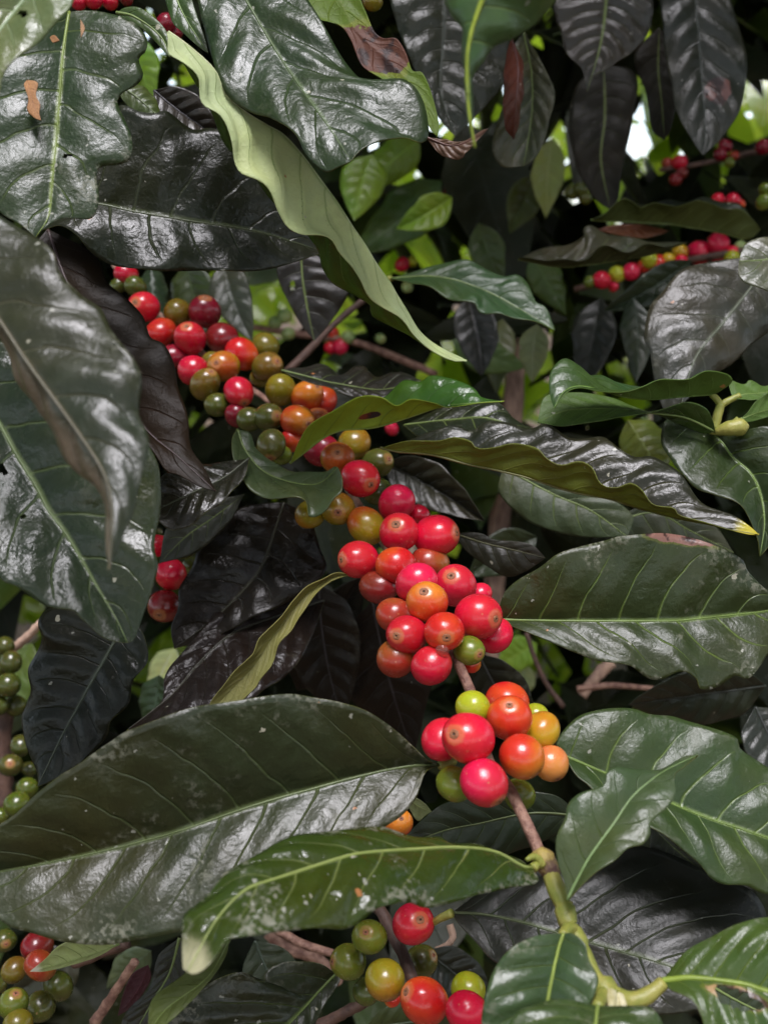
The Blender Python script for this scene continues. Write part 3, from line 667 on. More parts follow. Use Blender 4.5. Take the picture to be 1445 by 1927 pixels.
leaf('small twisted leaf tip beside the orange cherry under the biggest leaf',
     [(760, 1490), (785, 1515), (812, 1527)], [(765, 1512), (785, 1545), (800, 1535)], [(782, 1500), (800, 1512)],
     d=(392, 392, 0), see='under', under=(0.10, 0.12, 0.05), fine=False)
# left
leaf('huge blurred leaf close to the lens at the left with a tan midrib',
     [(-170, 380), (-80, 510), (0, 604), (52, 681), (104, 753), (156, 826), (194, 885), (208, 930), (213, 985), (206, 1072)],
     [(-110, 330), (0, 404), (60, 440), (104, 480), (114, 515), (149, 549), (187, 573), (208, 618), (235, 656), (263, 694), (267, 729), (261, 774), (277, 812), (281, 843), (263, 912), (252, 964), (232, 1010)],
     [(-170, 440), (-90, 550), (0, 640), (35, 703), (62, 753), (73, 783), (114, 843), (149, 888), (183, 925), (197, 966), (201, 1035)],
     d=(288, 246, 0), da=5, db=10, tint=(0.020, 0.026, 0.020), under=(0.2, 0.17, 0.11), vein=(0.17, 0.15, 0.09), patch=(0.6, 1.0, 3.0, 0.42), patchc=(0.13, 0.10, 0.065), pdark=0, ribc=(0.10, 0.09, 0.055), ribr=0.7, rough=0.33, quilt=1.7, veins=8, vs=0.25, dust=0.4, specks=0.5, wave=2.0)
leaf('large shiny wrinkled leaf under the blurred leaf at the left with a green midrib',
     [(-90, 640), (0, 798), (35, 861), (69, 916), (93, 962), (125, 1005), (156, 1057), (190, 1116), (221, 1168), (240, 1209)],
     [(-130, 760), (-90, 980), (0, 1091), (35, 1109), (87, 1140), (138, 1150), (152, 1164), (194, 1199), (225, 1208)],
     [(0, 640), (130, 700), (240, 780), (294, 861), (302, 912), (300, 964), (294, 991), (291, 1029), (299, 1067), (284, 1116), (266, 1168), (253, 1204)],
     d=(345, 318, 0), da=-10, db=0, tint=(0.020, 0.030, 0.018), vein=(0.18, 0.24, 0.09), rough=0.27, quilt=1.8, veins=7, vs=0.5, crinkle=0.6, dust=0.3, specks=0.7, holes=[(6, 884, 14, 9, 0.6), (46, 970, 5, 5, 0)], wave=1.2, wig=1.1, ribr=0.8)
leaf('brown black pointed leaf slanting left of the upper cherries',
     [(90, 430), (130, 540), (190, 660), (240, 760), (282, 816), (329, 854), (363, 885), (406, 924)],
     [(60, 480), (90, 600), (150, 720), (210, 800), (277, 838), (311, 885), (336, 894), (374, 914)],
     [(180, 480), (204, 535), (242, 566), (270, 594), (284, 636), (311, 653), (329, 688), (336, 729), (353, 781), (360, 840), (384, 878)],
     d=(430, 400, 0), da=-4, db=6, tint=(0.013, 0.009, 0.009), under=(0.02, 0.012, 0.01), rough=0.42, gloss=0.2, quilt=0.5, veins=8, vs=0.15, dust=0.0, specks=0.15, crinkle=0.3, wave=1.4, vein=(0.08, 0.05, 0.05), trans=0.02)
leaf('dark folded leaf hanging at the lower left under the shiny wrinkled leaf',
     [(240, 1150), (211, 1216), (159, 1306), (121, 1375), (83, 1455), (72, 1480)],
     [(150, 1130), (93, 1143), (74, 1168), (80, 1202), (52, 1254), (59, 1299), (36, 1347), (45, 1386), (57, 1424), (70, 1456)],
     [(262, 1180), (273, 1202), (277, 1247), (249, 1285), (239, 1327), (208, 1358), (197, 1386), (152, 1437), (95, 1470)],
     d=(385, 375, 0), da=8, db=-4, tint=(0.010, 0.012, 0.010), gloss=0.7, rough=0.33, quilt=1.3, veins=8, vs=0.2, crinkle=0.7, dust=0.15, vein=(0.10, 0.12, 0.08))  # tint darkened to put hollow shade into the leaf
leaf('brown black wrinkled leaf below the middle of the cherry chain',
     [(535, 945), (520, 990), (490, 1071), (440, 1130), (390, 1175), (328, 1220)],
     [(485, 948), (446, 960), (381, 1026), (363, 1064), (339, 1105), (336, 1143), (322, 1181)],
     [(580, 970), (601, 1029), (612, 1076), (560, 1120), (480, 1160), (400, 1200)],
     d=(470, 452, 0), da=4, db=-4, tint=(0.010, 0.007, 0.006), gloss=0.55, rough=0.3, quilt=1.0, veins=7, vs=0.25, dust=0.05, crinkle=0.7, vein=(0.05, 0.05, 0.03), trans=0.02, specks=0.2)  # dark tint carries part of the hollow's shade
leaf('dark lavender wrinkled leaf behind the twisted olive leaf',
     [(610, 1130), (500, 1168), (432, 1195), (370, 1250), (320, 1310), (240, 1374)],
     [(560, 1112), (500, 1126), (450, 1119), (412, 1136), (394, 1168), (346, 1223), (311, 1271), (304, 1323), (270, 1350)],
     [(590, 1190), (560, 1250), (500, 1300), (440, 1335), (350, 1350), (290, 1368)],
     d=(480, 420, 0), da=4, db=-14, tint=(0.012, 0.008, 0.010), gloss=0.6, rough=0.33, quilt=2.0, veins=9, vs=0.2, crinkle=0.9, dust=0.15, vein=(0.07, 0.07, 0.05), trans=0.02)  # shade of the hollow is mixed into this tint too
leaf('narrow twisted olive leaf curving down from the cherry chain to the biggest leaf',
     [(662, 1082), (625, 1086), (585, 1111), (553, 1143), (528, 1177), (505, 1213), (478, 1255), (440, 1295), (405, 1330)],
     [(632, 1077), (605, 1090), (573, 1105), (553, 1129), (537, 1148), (514, 1176), (487, 1199), (478, 1228), (462, 1243), (440, 1266), (396, 1322)],
     [(640, 1088), (618, 1098), (594, 1120), (567, 1158), (549, 1186), (525, 1214), (511, 1254), (490, 1279), (478, 1298), (440, 1330)],
     d=(425, 405, -4), da=-5, db=-3, see='under', under=(0.17, 0.165, 0.050), tint=GREEN, vein=(0.24, 0.24, 0.1), veins=12, quilt=0.6, wave=0.8, dust=0, trans=0.1)
leaf('dark leaf with a small white hole hanging straight down behind the pale twisted leaf',
     [(566, 470), (570, 530), (580, 590), (592, 642)], [(526, 482), (523, 522), (540, 563), (566, 610)], [(608, 487), (650, 520), (656, 549), (646, 572), (618, 612)],
     d=(560, 560, 0), tint=(0.014, 0.011, 0.012), rough=0.42, quilt=1.0, veins=6, dust=0.1, holes=[(551, 537, 5, 9, 0.1)], vs=0.15)
leaf('dark leaf with curled edge crossing right of the cherry chain under the bright red trio',
     [(855, 1004), (910, 1022), (970, 1036), (1026, 1050)], [(878, 1038), (920, 1068), (955, 1086), (992, 1074)], [(900, 1002), (930, 1016), (965, 1018), (1002, 1026)],
     d=(470, 460, 0), tint=(0.018, 0.016, 0.01), dust=0.1, rough=0.4, veins=6, vein=(0.1, 0.1, 0.03))
leaf('dark leaf spreading at the right edge with a curved green midrib and drooping tip',
     [(1285, 795), (1346, 822), (1378, 861), (1409, 888), (1429, 923), (1438, 980), (1429, 1047)],
     [(1252, 790), (1243, 829), (1263, 861), (1277, 885), (1305, 916), (1343, 923), (1388, 947), (1412, 977), (1426, 1012)],
     [(1345, 814), (1395, 809), (1455, 806), (1492, 870), (1480, 960), (1450, 1020)],
     d=(452, 425, 0), da=-10, db=-6, tint=(0.018, 0.032, 0.012), vein=(0.17, 0.26, 0.05), rough=0.36, veins=6, vs=0.4, dust=0.15, specks=0.5)
leaf('dim green leaf under the long wavy leaf showing its pale rib',
     [(945, 880), (1040, 930), (1110, 960), (1180, 1010)], [(940, 930), (1000, 985), (1090, 1010)], [(1040, 900), (1140, 935), (1190, 970)],
     d=(500, 490, 0), tint=(0.03, 0.042, 0.02), rough=0.5, dust=0.2, veins=6)
leaf('round grey green leaf in shade above the scorched leaf',
     [(1150, 985), (1230, 965), (1300, 1000), (1380, 1040)], [(1180, 1010), (1260, 1030), (1330, 1050)], [(1200, 955), (1270, 950), (1340, 985)],
     d=(520, 515, 0), tint=(0.03, 0.038, 0.03), rough=0.42, veins=6, dust=0.2)
leaf('dark shiny leaf under the brown black pointed leaf tip',
     [(470, 862), (420, 900), (360, 930), (285, 965)], [(455, 905), (400, 960), (330, 1000)], [(430, 868), (360, 878), (305, 900)],
     d=(440, 425, 0), da=-8, db=6, tint=(0.016, 0.016, 0.015), rough=0.28, quilt=1.4, crinkle=0.8, veins=7, vein=(0.08, 0.09, 0.05))
leaf('small dark leaf wedged between two wrinkled leaves at the left',
     [(460, 930), (400, 975), (350, 1010), (300, 1060)], [(430, 985), (370, 1040)], [(400, 945), (320, 985)],
     d=(462, 455, 0), tint=(0.018, 0.02, 0.016), rough=0.4, veins=6, fine=False)
for args in (
    ('dim leaf upright between the uppermost cherries and the broad black leaf', 285, 500, 80, 120, 30, (640, 630, 0), (0.02, 0.035, 0.02)),
    ('dim green leaf behind the two topmost dark cherries', 350, 495, 75, 140, 42, (650, 640, 0), (0.03, 0.045, 0.015)),
    ('grey green leaf with ragged edge right of the topmost crimson cherry', 420, 490, 70, 160, 42, (620, 610, 0), (0.035, 0.04, 0.03)),
    ('pale blurred leaf far behind the upper cherries', 540, 505, 170, 120, 30, (880, 860, 0), (0.11, 0.14, 0.11)),
    ('crinkled black leaf between the dusty leaf and the pale leaf', 290, 170, 35, 170, 48, (450, 450, 0), (0.016, 0.014, 0.017)),
    ('bright green leaf glimpsed through the gap at the top left', 245, 70, 70, 130, 40, (620, 620, 0), (0.12, 0.24, 0.02)),
    ('olive leaf edge curling beside the bright green gap at the top left', 225, 160, 40, 110, 26, (440, 440, 0), (0.05, 0.07, 0.02)),
    ('lime leaf in the light behind the blunt leaf tip', 700, 290, 105, 130, 46, (780, 770, 0), (0.14, 0.24, 0.02)),
    ('curled lime leaf with dark hollow right of the blunt leaf tip', 790, 260, 140, 150, 40, (800, 800, 0), (0.13, 0.22, 0.02)),
    ('green wavy leaf standing left of the shaded red cherry', 850, 370, 150, 120, 34, (760, 760, 0), (0.18, 0.28, 0.03)),
    ('dim green leaf crossing below the blunt leaf tip', 830, 340, 140, 220, 52, (820, 820, 0), (0.06, 0.11, 0.03)),
    ('dull olive leaf upright in the shade left of the bright gap', 1040, 260, 95, 150, 34, (820, 820, 0), (0.26, 0.28, 0.11)),
    ('black glossy leaf hanging right of the pale leaf tip', 880, 560, 80, 150, 46, (700, 690, 0), (0.015, 0.015, 0.017)),
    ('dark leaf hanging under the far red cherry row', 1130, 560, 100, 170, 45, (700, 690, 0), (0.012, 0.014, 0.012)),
    ('narrow dark ribbed leaf hanging left of the silvery leaf', 1190, 560, 88, 160, 34, (620, 610, 0), (0.014, 0.022, 0.014)),
    ('dark green leaf sloping under the far red cherry row', 1300, 490, 150, 190, 34, (640, 640, 0), (0.016, 0.028, 0.012)),
    ('grey green leaf upright left of the forked shoot leaf tip', 1010, 610, 95, 110, 30, (720, 720, 0), (0.14, 0.16, 0.10)),
    ('pale shaded leaf beside the tan trunk', 945, 600, 95, 140, 34, (760, 750, 0), (0.11, 0.13, 0.09)),
    ('olive leaf sloping behind the long wavy leaf start', 720, 870, 30, 220, 46, (520, 505, 0), (0.014, 0.014, 0.009)),
    ('dim olive leaf hidden below the forked shoot', 1180, 790, 60, 140, 50, (560, 550, 0), (0.12, 0.15, 0.03)),
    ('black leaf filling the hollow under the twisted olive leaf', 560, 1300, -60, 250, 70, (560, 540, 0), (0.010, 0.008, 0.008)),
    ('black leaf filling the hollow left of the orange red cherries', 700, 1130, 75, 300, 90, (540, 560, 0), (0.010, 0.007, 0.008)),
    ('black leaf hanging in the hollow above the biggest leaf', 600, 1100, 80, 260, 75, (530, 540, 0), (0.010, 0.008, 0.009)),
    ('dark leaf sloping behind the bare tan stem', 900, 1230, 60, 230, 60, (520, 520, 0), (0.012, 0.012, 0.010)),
    ('dark leaf behind the scorched leaf and the clean leaf', 1440, 1290, 172, 260, 60, (520, 510, 0), (0.012, 0.016, 0.010)),
    ('dark leaf in the shade right of the clean leaf', 1420, 1330, 60, 190, 60, (480, 470, 0), (0.016, 0.018, 0.016)),
    ('mossy leaf with brown blotches under the scorched leaf', 1300, 1295, 160, 120, 36, (520, 520, 0), (0.05, 0.06, 0.015)),
    ('bright lime leaf beside the red cluster above the tan stem', 1010, 1210, 150, 90, 34, (760, 760, 0), (0.20, 0.32, 0.04)),
    ('pale grey leaf below the lime leaf near the tan stem', 990, 1250, 110, 80, 30, (800, 800, 0), (0.16, 0.20, 0.14)),
    ('white green leaf glimpsed at the left through the gap by two cherries', 330, 1220, 115, 110, 30, (760, 760, 0), (0.30, 0.36, 0.26)),
    ('dark green leaf behind the white green leaf in the gap', 300, 1270, 100, 110, 34, (600, 600, 0), (0.014, 0.03, 0.012)),
    ('shaded leaf behind the lower left green cherries', 60, 1210, 110, 180, 50, (680, 670, 0), (0.06, 0.10, 0.02)),
    ('dark leaf under the bottom left corner of the biggest leaf', 150, 1800, 150, 150, 50, (560, 560, 0), (0.02, 0.02, 0.014)),
    ('pale blue green leaf low behind the biggest leaf', 285, 1790, 140, 110, 34, (560, 560, 0), (0.07, 0.10, 0.08)),
    ('dark leaf at the bottom behind the notched dusty leaf', 480, 1770, 60, 200, 60, (470, 470, 0), (0.010, 0.018, 0.010)),
    ('dim green leaf behind the lowest red cherries', 690, 1930, -10, 190, 45, (470, 470, 0), (0.03, 0.045, 0.02)),
    ('olive leaf hanging across the tan trunk under the forked shoot', 900, 800, 30, 170, 40, (640, 630, 0), (0.05, 0.07, 0.02)),
    ('dark leaf crossing the tan trunk beside the bright red trio', 1010, 1010, 150, 150, 45, (600, 600, 0), (0.02, 0.03, 0.014)),
    ('green leaf in the shade below the mid green leaf', 850, 640, 20, 150, 36, (740, 740, 0), (0.06, 0.10, 0.03)),
    ('shaded green leaf between the mid green leaf and the far cherry row', 1000, 480, 60, 130, 34, (780, 780, 0), (0.05, 0.09, 0.025)),
    ('dim green leaf low in the shade behind the grey crumpled leaf', 900, 420, 70, 130, 36, (820, 820, 0), (0.05, 0.08, 0.025)),
    ('olive leaf in shade between the hanging leaf and the bright gap', 1010, 330, 115, 120, 34, (840, 840, 0), (0.06, 0.085, 0.025)),
    ('dark leaf between the wide lavender leaf and the lowest cherries', 800, 1790, 40, 170, 50, (450, 450, 0), (0.012, 0.014, 0.011)),
):
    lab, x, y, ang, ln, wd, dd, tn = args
    bright = max(tn) > 0.05  # brightest tints raised to offset canopy shade, so light sits in the colour
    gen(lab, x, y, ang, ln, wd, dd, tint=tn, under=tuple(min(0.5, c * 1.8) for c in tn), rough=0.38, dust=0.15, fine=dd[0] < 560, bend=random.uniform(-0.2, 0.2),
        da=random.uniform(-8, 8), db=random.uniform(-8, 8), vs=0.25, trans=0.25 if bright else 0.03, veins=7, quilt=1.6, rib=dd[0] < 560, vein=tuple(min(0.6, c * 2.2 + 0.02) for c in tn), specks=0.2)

for lab, mid, a, b in (
    ('torn pinkish bark scrap stuck on the dusty leaf left of its midrib', [(52, 150), (58, 175), (64, 195), (70, 212), (78, 226)], [(46, 160), (54, 186), (52, 208), (66, 222)], [(72, 156), (68, 178), (76, 196), (74, 212)]),
    ('small curled pink scrap near the top of the dusty leaf', [(94, 70), (102, 73), (112, 76)], [(100, 80)], [(103, 66)]),
    ('thin brown stalk scrap lying on the top edge of the dusty leaf', [(152, 36), (157, 50), (153, 70)], [(152, 52)], [(160, 52)]),
):
    o = leaf(lab, mid, a, b, d=(352, 348, 0), tint=(0.30, 0.16, 0.12), under=(0.26, 0.14, 0.10), vein=(0.30, 0.17, 0.13), rough=0.7, trans=0.05, quilt=0.4, puff=1.0, wave=0.4, wig=1.5, group=None, name='bark_scrap', cat='scrap', rib=False, nu=30, nv=5, dust=0, specks=0)
gen('grey green leaf seen through the ragged hole in the corner leaf', 1330, 1850, 25, 190, 70, (350, 345, 0), tint=(0.05, 0.06, 0.05), under=U_OLIVE, rough=0.35, dust=0.5)
# ------------------------------------------------------------------ branches and stems
def branch_depth(y):
    k = [(480, 600), (620, 570), (750, 530), (850, 490), (950, 460), (1000, 450), (1100, 412), (1180, 390), (1250, 374), (1330, 360), (1480, 340), (1620, 326), (1720, 316), (1880, 302)]
    for (a, da), (b, db) in zip(k, k[1:]):
        if y <= b: return da + (db - da) * max(0, (y - a)) / (b - a)
    return 302
BP = [(215, 500), (270, 560), (330, 620), (400, 680), (470, 730), (545, 785), (610, 850), (668, 940), (715, 1010), (760, 1090), (800, 1150), (846, 1218), (890, 1312), (906, 1372), (920, 1432), (952, 1474), (990, 1548), (1022, 1622)]
def behind(y): return 22 if 1370 < y < 1450 else 11 if y < 1190 or 1345 < y < 1465 else (5 if y < 1205 or 1330 < y < 1475 else 0)
br = tube('coffee_branch', [(x, y, branch_depth(y) + behind(y)) for x, y in BP], 1.35, 1.7, M['bark'], n=60, bumpy=0.22, seg=11)
tag(br, 'long pinkish brown fruiting branch running diagonally through the chain of red cherries', 'branch')
pts = [at(*p) for p in spline([(1010, 1598, 327), (1022, 1618, 326), (1034, 1636, 325), (1038, 1652, 324)], 10)]
v, f = tube_geo(pts, [0.0018, 0.0022, 0.0028, 0.0032, 0.0034, 0.0032, 0.0030, 0.0031, 0.0030, 0.0026, 0.0022], 12, 0.12)
link('stem_node', v, f, [M['node']], br, loc=pts[0].copy())
gs = [(1034, 1640, 325), (1046, 1672, 321), (1060, 1704, 318), (1070, 1740, 314), (1088, 1780, 309), (1108, 1822, 305), (1132, 1856, 302), (1150, 1880, 300)]
pts = [at(*p) for p in spline(gs, 24)]
rad = [0.0022 + 0.0004 * math.sin(i * 0.5) + (0.0009 if 7 <= i <= 9 or 11 <= i <= 13 else 0) + (0.0016 if i > 20 else 0) for i in range(25)]
v, f = tube_geo(pts, rad, 12, 0.1)
link('green_shoot', v, f, [M['green']], br, loc=pts[0].copy())
for px in ([(1150, 1872, 300), (1140, 1892, 297), (1138, 1906, 295)], [(1152, 1874, 299), (1156, 1896, 295), (1160, 1908, 293)], [(1156, 1872, 300), (1170, 1888, 296), (1174, 1900, 294)], [(1148, 1868, 300), (1150, 1890, 292), (1150, 1902, 290)]):
    tube('bud_scale', px, 2.0, 0.7, M['bud'], br, n=6)
tube('petiole', [(1150, 1872, 300), (1180, 1884, 300), (1214, 1876, 300), (1248, 1848, 301)], 2.9, 1.7, M['green'], br, n=14)
tube('petiole', [(1135, 1868, 300), (1128, 1882, 293), (1124, 1896, 286)], 2.0, 1.5, M['green'], br, n=8)
tube('petiole', [(1078, 1750, 312), (1068, 1748, 308), (1058, 1762, 302)], 2.0, 1.4, M['green'], br, n=8)
tube('stipule', [(1022, 1626, 324), (1005, 1612, 323), (990, 1618, 321)], 1.6, 0.6, M['green'], br, n=8)

b2 = tube('coffee_branch', [(640, 1660, 410), (690, 1695, 402), (718, 1716, 396), (736, 1756, 392), (757, 1794, 388), (774, 1839, 384), (795, 1900, 380), (820, 1960, 376)], 1.9, 2.3, M['darkbark'], n=26, bumpy=0.25, seg=11)
tag(b2, 'short dark reddish branch at the bottom carrying green and red cherries', 'branch')
sh = tube('green_shoot', [(1342, 818, 440), (1347, 792, 440), (1356, 760, 440)], 1.9, 1.7, M['green'], n=12)
tag(sh, 'forked green shoot at the right with a small pod at its foot', 'shoot')
tube('petiole', [(1356, 762, 440), (1348, 752, 440), (1338, 742, 440)], 1.4, 1.2, M['green'], sh, n=8)
tube('petiole', [(1356, 762, 440), (1370, 754, 440), (1392, 744, 440)], 1.4, 1.1, M['green'], sh, n=8)
pts = [at(*p) for p in spline([(1346, 812, 438), (1372, 806, 436), (1398, 803, 436), (1408, 802, 436)], 14)]
v, f = tube_geo(pts, [0.0016, 0.0017, 0.002, 0.0023, 0.0026, 0.0028, 0.0029, 0.003, 0.0031, 0.0033, 0.0034, 0.0033, 0.0028, 0.0018, 0.0006], 12, 0.06)
link('seed_pod', v, f, [M['green']], sh, loc=pts[0].copy())
for lab, px, r0, r1, m in (
    ('thin reddish twig running across behind the pale leaf tip', [(430, 608, 900), (560, 628, 890), (660, 642, 880), (740, 670, 870), (820, 705, 860)], 2.4, 2.8, 'bark'),
    ('dark twig sloping down to the crumpled black leaf', [(690, 560, 640), (640, 600, 630), (590, 650, 620), (540, 700, 610)], 1.6, 2.2, 'darkbark'),
    ('grey pink twig crossing under the scorched leaf', [(1085, 1296, 640), (1150, 1290, 640), (1235, 1296, 650)], 1.9, 1.4, 'bark'),
    ('broken brown twig standing in the dark at the bottom left', [(178, 1925, 470), (215, 1870, 465), (255, 1808, 460)], 2.2, 1.6, 'bark'),
    ('brown petiole stub under the edge of the biggest leaf', [(140, 1815, 410), (190, 1794, 405), (240, 1775, 400)], 1.6, 1.9, 'darkbark'),
    ('pale dry twig hooked beside the right lowest cherries', [(846, 1740, 460), (852, 1765, 458), (838, 1780, 456), (820, 1788, 455)], 1.5, 1.2, 'trunk'),
    ('dark forked twig rising behind the lowest cherries', [(600, 1930, 440), (650, 1905, 436), (690, 1885, 432)], 2.3, 1.9, 'darkbark'),
    ('thin brown twig behind the front leaf', [(520, 1750, 500), (580, 1780, 495), (650, 1800, 490)], 1.9, 1.6, 'bark'),
    ('thick pinkish stick lying low behind the front leaf', [(505, 1755, 560), (540, 1785, 560), (600, 1805, 560), (640, 1850, 560)], 3.2, 2.4, 'bark'),
    ('thin branch carrying the far red cherry row', [(1080, 545, 830), (1180, 520, 820), (1290, 490, 800), (1420, 470, 790)], 2.2, 2.8, 'darkbark'),
    ('dark twig with crimson cherries at the far top right', [(1240, 320, 860), (1330, 306, 860), (1445, 280, 860)], 1.8, 2.2, 'darkbark'),
    ('bright broken stick end in the gap at the left edge', [(24, 1222, 620), (50, 1200, 615), (78, 1172, 610)], 2.4, 2.0, 'trunk'),
    ('reddish stem at the lower left edge carrying green cherries', [(10, 1330, 600), (2, 1420, 600), (8, 1520, 600)], 5.0, 5.5, 'darkbark'),
    ('pink stem beside the gap right of the red cluster', [(990, 1190, 680), (1006, 1240, 680), (1030, 1290, 680), (1060, 1330, 680)], 1.3, 1.6, 'darkbark'),
    ('pale slanting stick under the scorched leaf', [(1150, 1245, 720), (1120, 1275, 720), (1095, 1310, 720)], 4.0, 3.0, 'trunk'),
):
    o = tube('twig', px, r0, r1, M[m], n=16, bumpy=0.3)
    tag(o, lab, 'twig')
for lab, px, r0, r1 in (
    ('tan coffee trunk section lit between leaves left of the forked shoot', [(985, 640, 900), (970, 700, 900), (965, 760, 900), (960, 840, 900), (945, 950, 900), (930, 1100, 900), (915, 1300, 900)], 7.5, 9),
):
    o = tube('coffee_tree', px, r0, r1, M['trunk'], n=24, bumpy=0.25, seg=14)
    tag(o, lab, 'tree')

# ------------------------------------------------------------------ cherries
COL = dict(
    R=((0.68, 0.007, 0.042), (0.62, 0.018, 0.028)), C=((0.27, 0.006, 0.022), (0.20, 0.006, 0.018)), D=((0.24, 0.010, 0.014), (0.20, 0.03, 0.012)),
    P=((0.74, 0.011, 0.068), (0.62, 0.018, 0.035)), RO=((0.58, 0.012, 0.014), (0.63, 0.085, 0.012)), O=((0.62, 0.032, 0.014), (0.68, 0.22, 0.02)),
    LO=((0.62, 0.16, 0.05), (0.66, 0.26, 0.06)), BR=((0.36, 0.03, 0.015), (0.30, 0.10, 0.015)), Y=((0.60, 0.40, 0.02), (0.58, 0.22, 0.012)),
    YG=((0.38, 0.42, 0.015), (0.46, 0.44, 0.03)), OL=((0.17, 0.14, 0.012), (0.22, 0.12, 0.012)), GO=((0.26, 0.21, 0.010), (0.32, 0.15, 0.012)),
    G=((0.12, 0.17, 0.012), (0.19, 0.21, 0.022)), DG=((0.085, 0.105, 0.014), (0.115, 0.11, 0.018)), OY=((0.38, 0.25, 0.010), (0.50, 0.10, 0.014)), PG=((0.30, 0.40, 0.14), (0.4, 0.45, 0.16)))


def cherry_geo(r, el, seg, rings):
    verts, faces = [Vector((0, 0, -r * el))], []
    off = random.uniform(0, 40)
    for i in range(1, rings):
        th = math.pi * i / rings
        z = -math.cos(th)
        # a broad oval fruit, slightly flattened at the scar end
        rad = math.sin(th) ** 0.92 * (1 + 0.03 * math.cos(th))
        zz = z * el - (0.035 if z > 0.97 else 0.0)
        for k in range(seg):
            a = 2 * math.pi * k / seg
            rr = r * rad * (1 + 0.03 * math.cos(2 * a) + 0.05 * noise.noise(Vector((math.cos(a) * 0.8 + off, math.sin(a) * 0.8, z * 0.8))))
            verts.append(Vector((rr * math.cos(a), rr * math.sin(a), r * zz)))
    verts.append(Vector((0, 0, r * (el - 0.055))))
    for k in range(seg): faces.append((0, 1 + (k + 1) % seg, 1 + k))
    for i in range(rings - 2):
        for k in range(seg):
            k2 = (k + 1) % seg; a = 1 + i * seg
            faces.append((a + k, a + k2, a + seg + k2, a + seg + k))
    n = 1 + (rings - 2) * seg
    for k in range(seg): faces.append((n + k, n + (k + 1) % seg, len(verts) - 1))
    return verts, faces


def ring_geo(r, el):
    """disc scar: raised ring round a small pit, on the +z end"""
    prof = [(0.00, -0.075), (0.05, -0.06), (0.085, -0.02), (0.12, 0.004), (0.16, -0.006), (0.20, -0.020), (0.235, -0.012), (0.265, -0.04), (0.29, -0.075)]
    seg = 20; V, Fc = [], []
    sz = random.uniform(0.55, 0.88)
    for pr, pz in prof:
        for k in range(seg):
            a = 2 * math.pi * k / seg
            V.append(Vector((r * pr * sz * math.cos(a), r * pr * sz * (1 + 0.1 * math.cos(2 * a)) * math.sin(a), r * (el + pz * 0.7))))
    for i in range(len(prof) - 1):
        for k in range(seg):
            k2 = (k + 1) % seg
            Fc.append((i * seg + k, (i + 1) * seg + k, (i + 1) * seg + k2, i * seg + k2))
    n = 2 * seg
    pit = (V[:n + seg], Fc[:n])
    return V, Fc[n:], pit


def cherry(x, y, r, c, label, front=0, scar=None, depth=None, group='cherries along the main branch', aim=None, el=None, dark=False, parts=True):
    d = (depth if depth else branch_depth(y)) - front
    R = r * d / F / 1000 * (1.09 if y < 1300 else 1.04)
    el = el or random.uniform(0.98, 1.16)
    p = at(x, y, d)
    if scar:
        sx, sy = scar; m = math.hypot(sx, sy)
        if m > 0.97: sx, sy = sx * 0.97 / m, sy * 0.97 / m; m = 0.97
        ax = RT * sx - UP * sy - (p - CAM).normalized() * math.sqrt(1 - m * m)
    else:
        a = random.uniform(0, 6.28)
        ax = RT * math.cos(a) + UP * math.sin(a) + FWD * random.uniform(0.25, 0.9)
    ax.normalize()
    big = r >= 18
    v, f = cherry_geo(R / (1 + 0.3 * (el - 1)), el, 36 if big else 18, 24 if big else 12)
    o = link('coffee_cherry', v, f, [M['cherry']])
    o.location = p
    o.rotation_mode = 'QUATERNION'; o.rotation_quaternion = ax.to_track_quat('Z', 'Y')
    c1, c2 = COL[c]
    k = random.uniform(0.85, 1.08) * (0.8 if y < 800 and d < 700 else 1) * (0.6 if group and 'left' in group and 'edge' in group else 0.8 if group and 'corner' in group else 1)  # random tone; shade of upper, left-edge and corner fruit painted into the skin
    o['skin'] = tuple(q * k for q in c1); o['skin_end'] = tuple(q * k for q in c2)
    tag(o, label, 'cherry', group)
    if big and parts and scar:
        v, f, pit = ring_geo(R / (1 + 0.3 * (el - 1)), el)
        s = link('scar_ring', v, f, [M['scar']]); s.parent = o
        t = link('scar_pit', pit[0], pit[1], [M['pit']]); t.parent = s
    return o


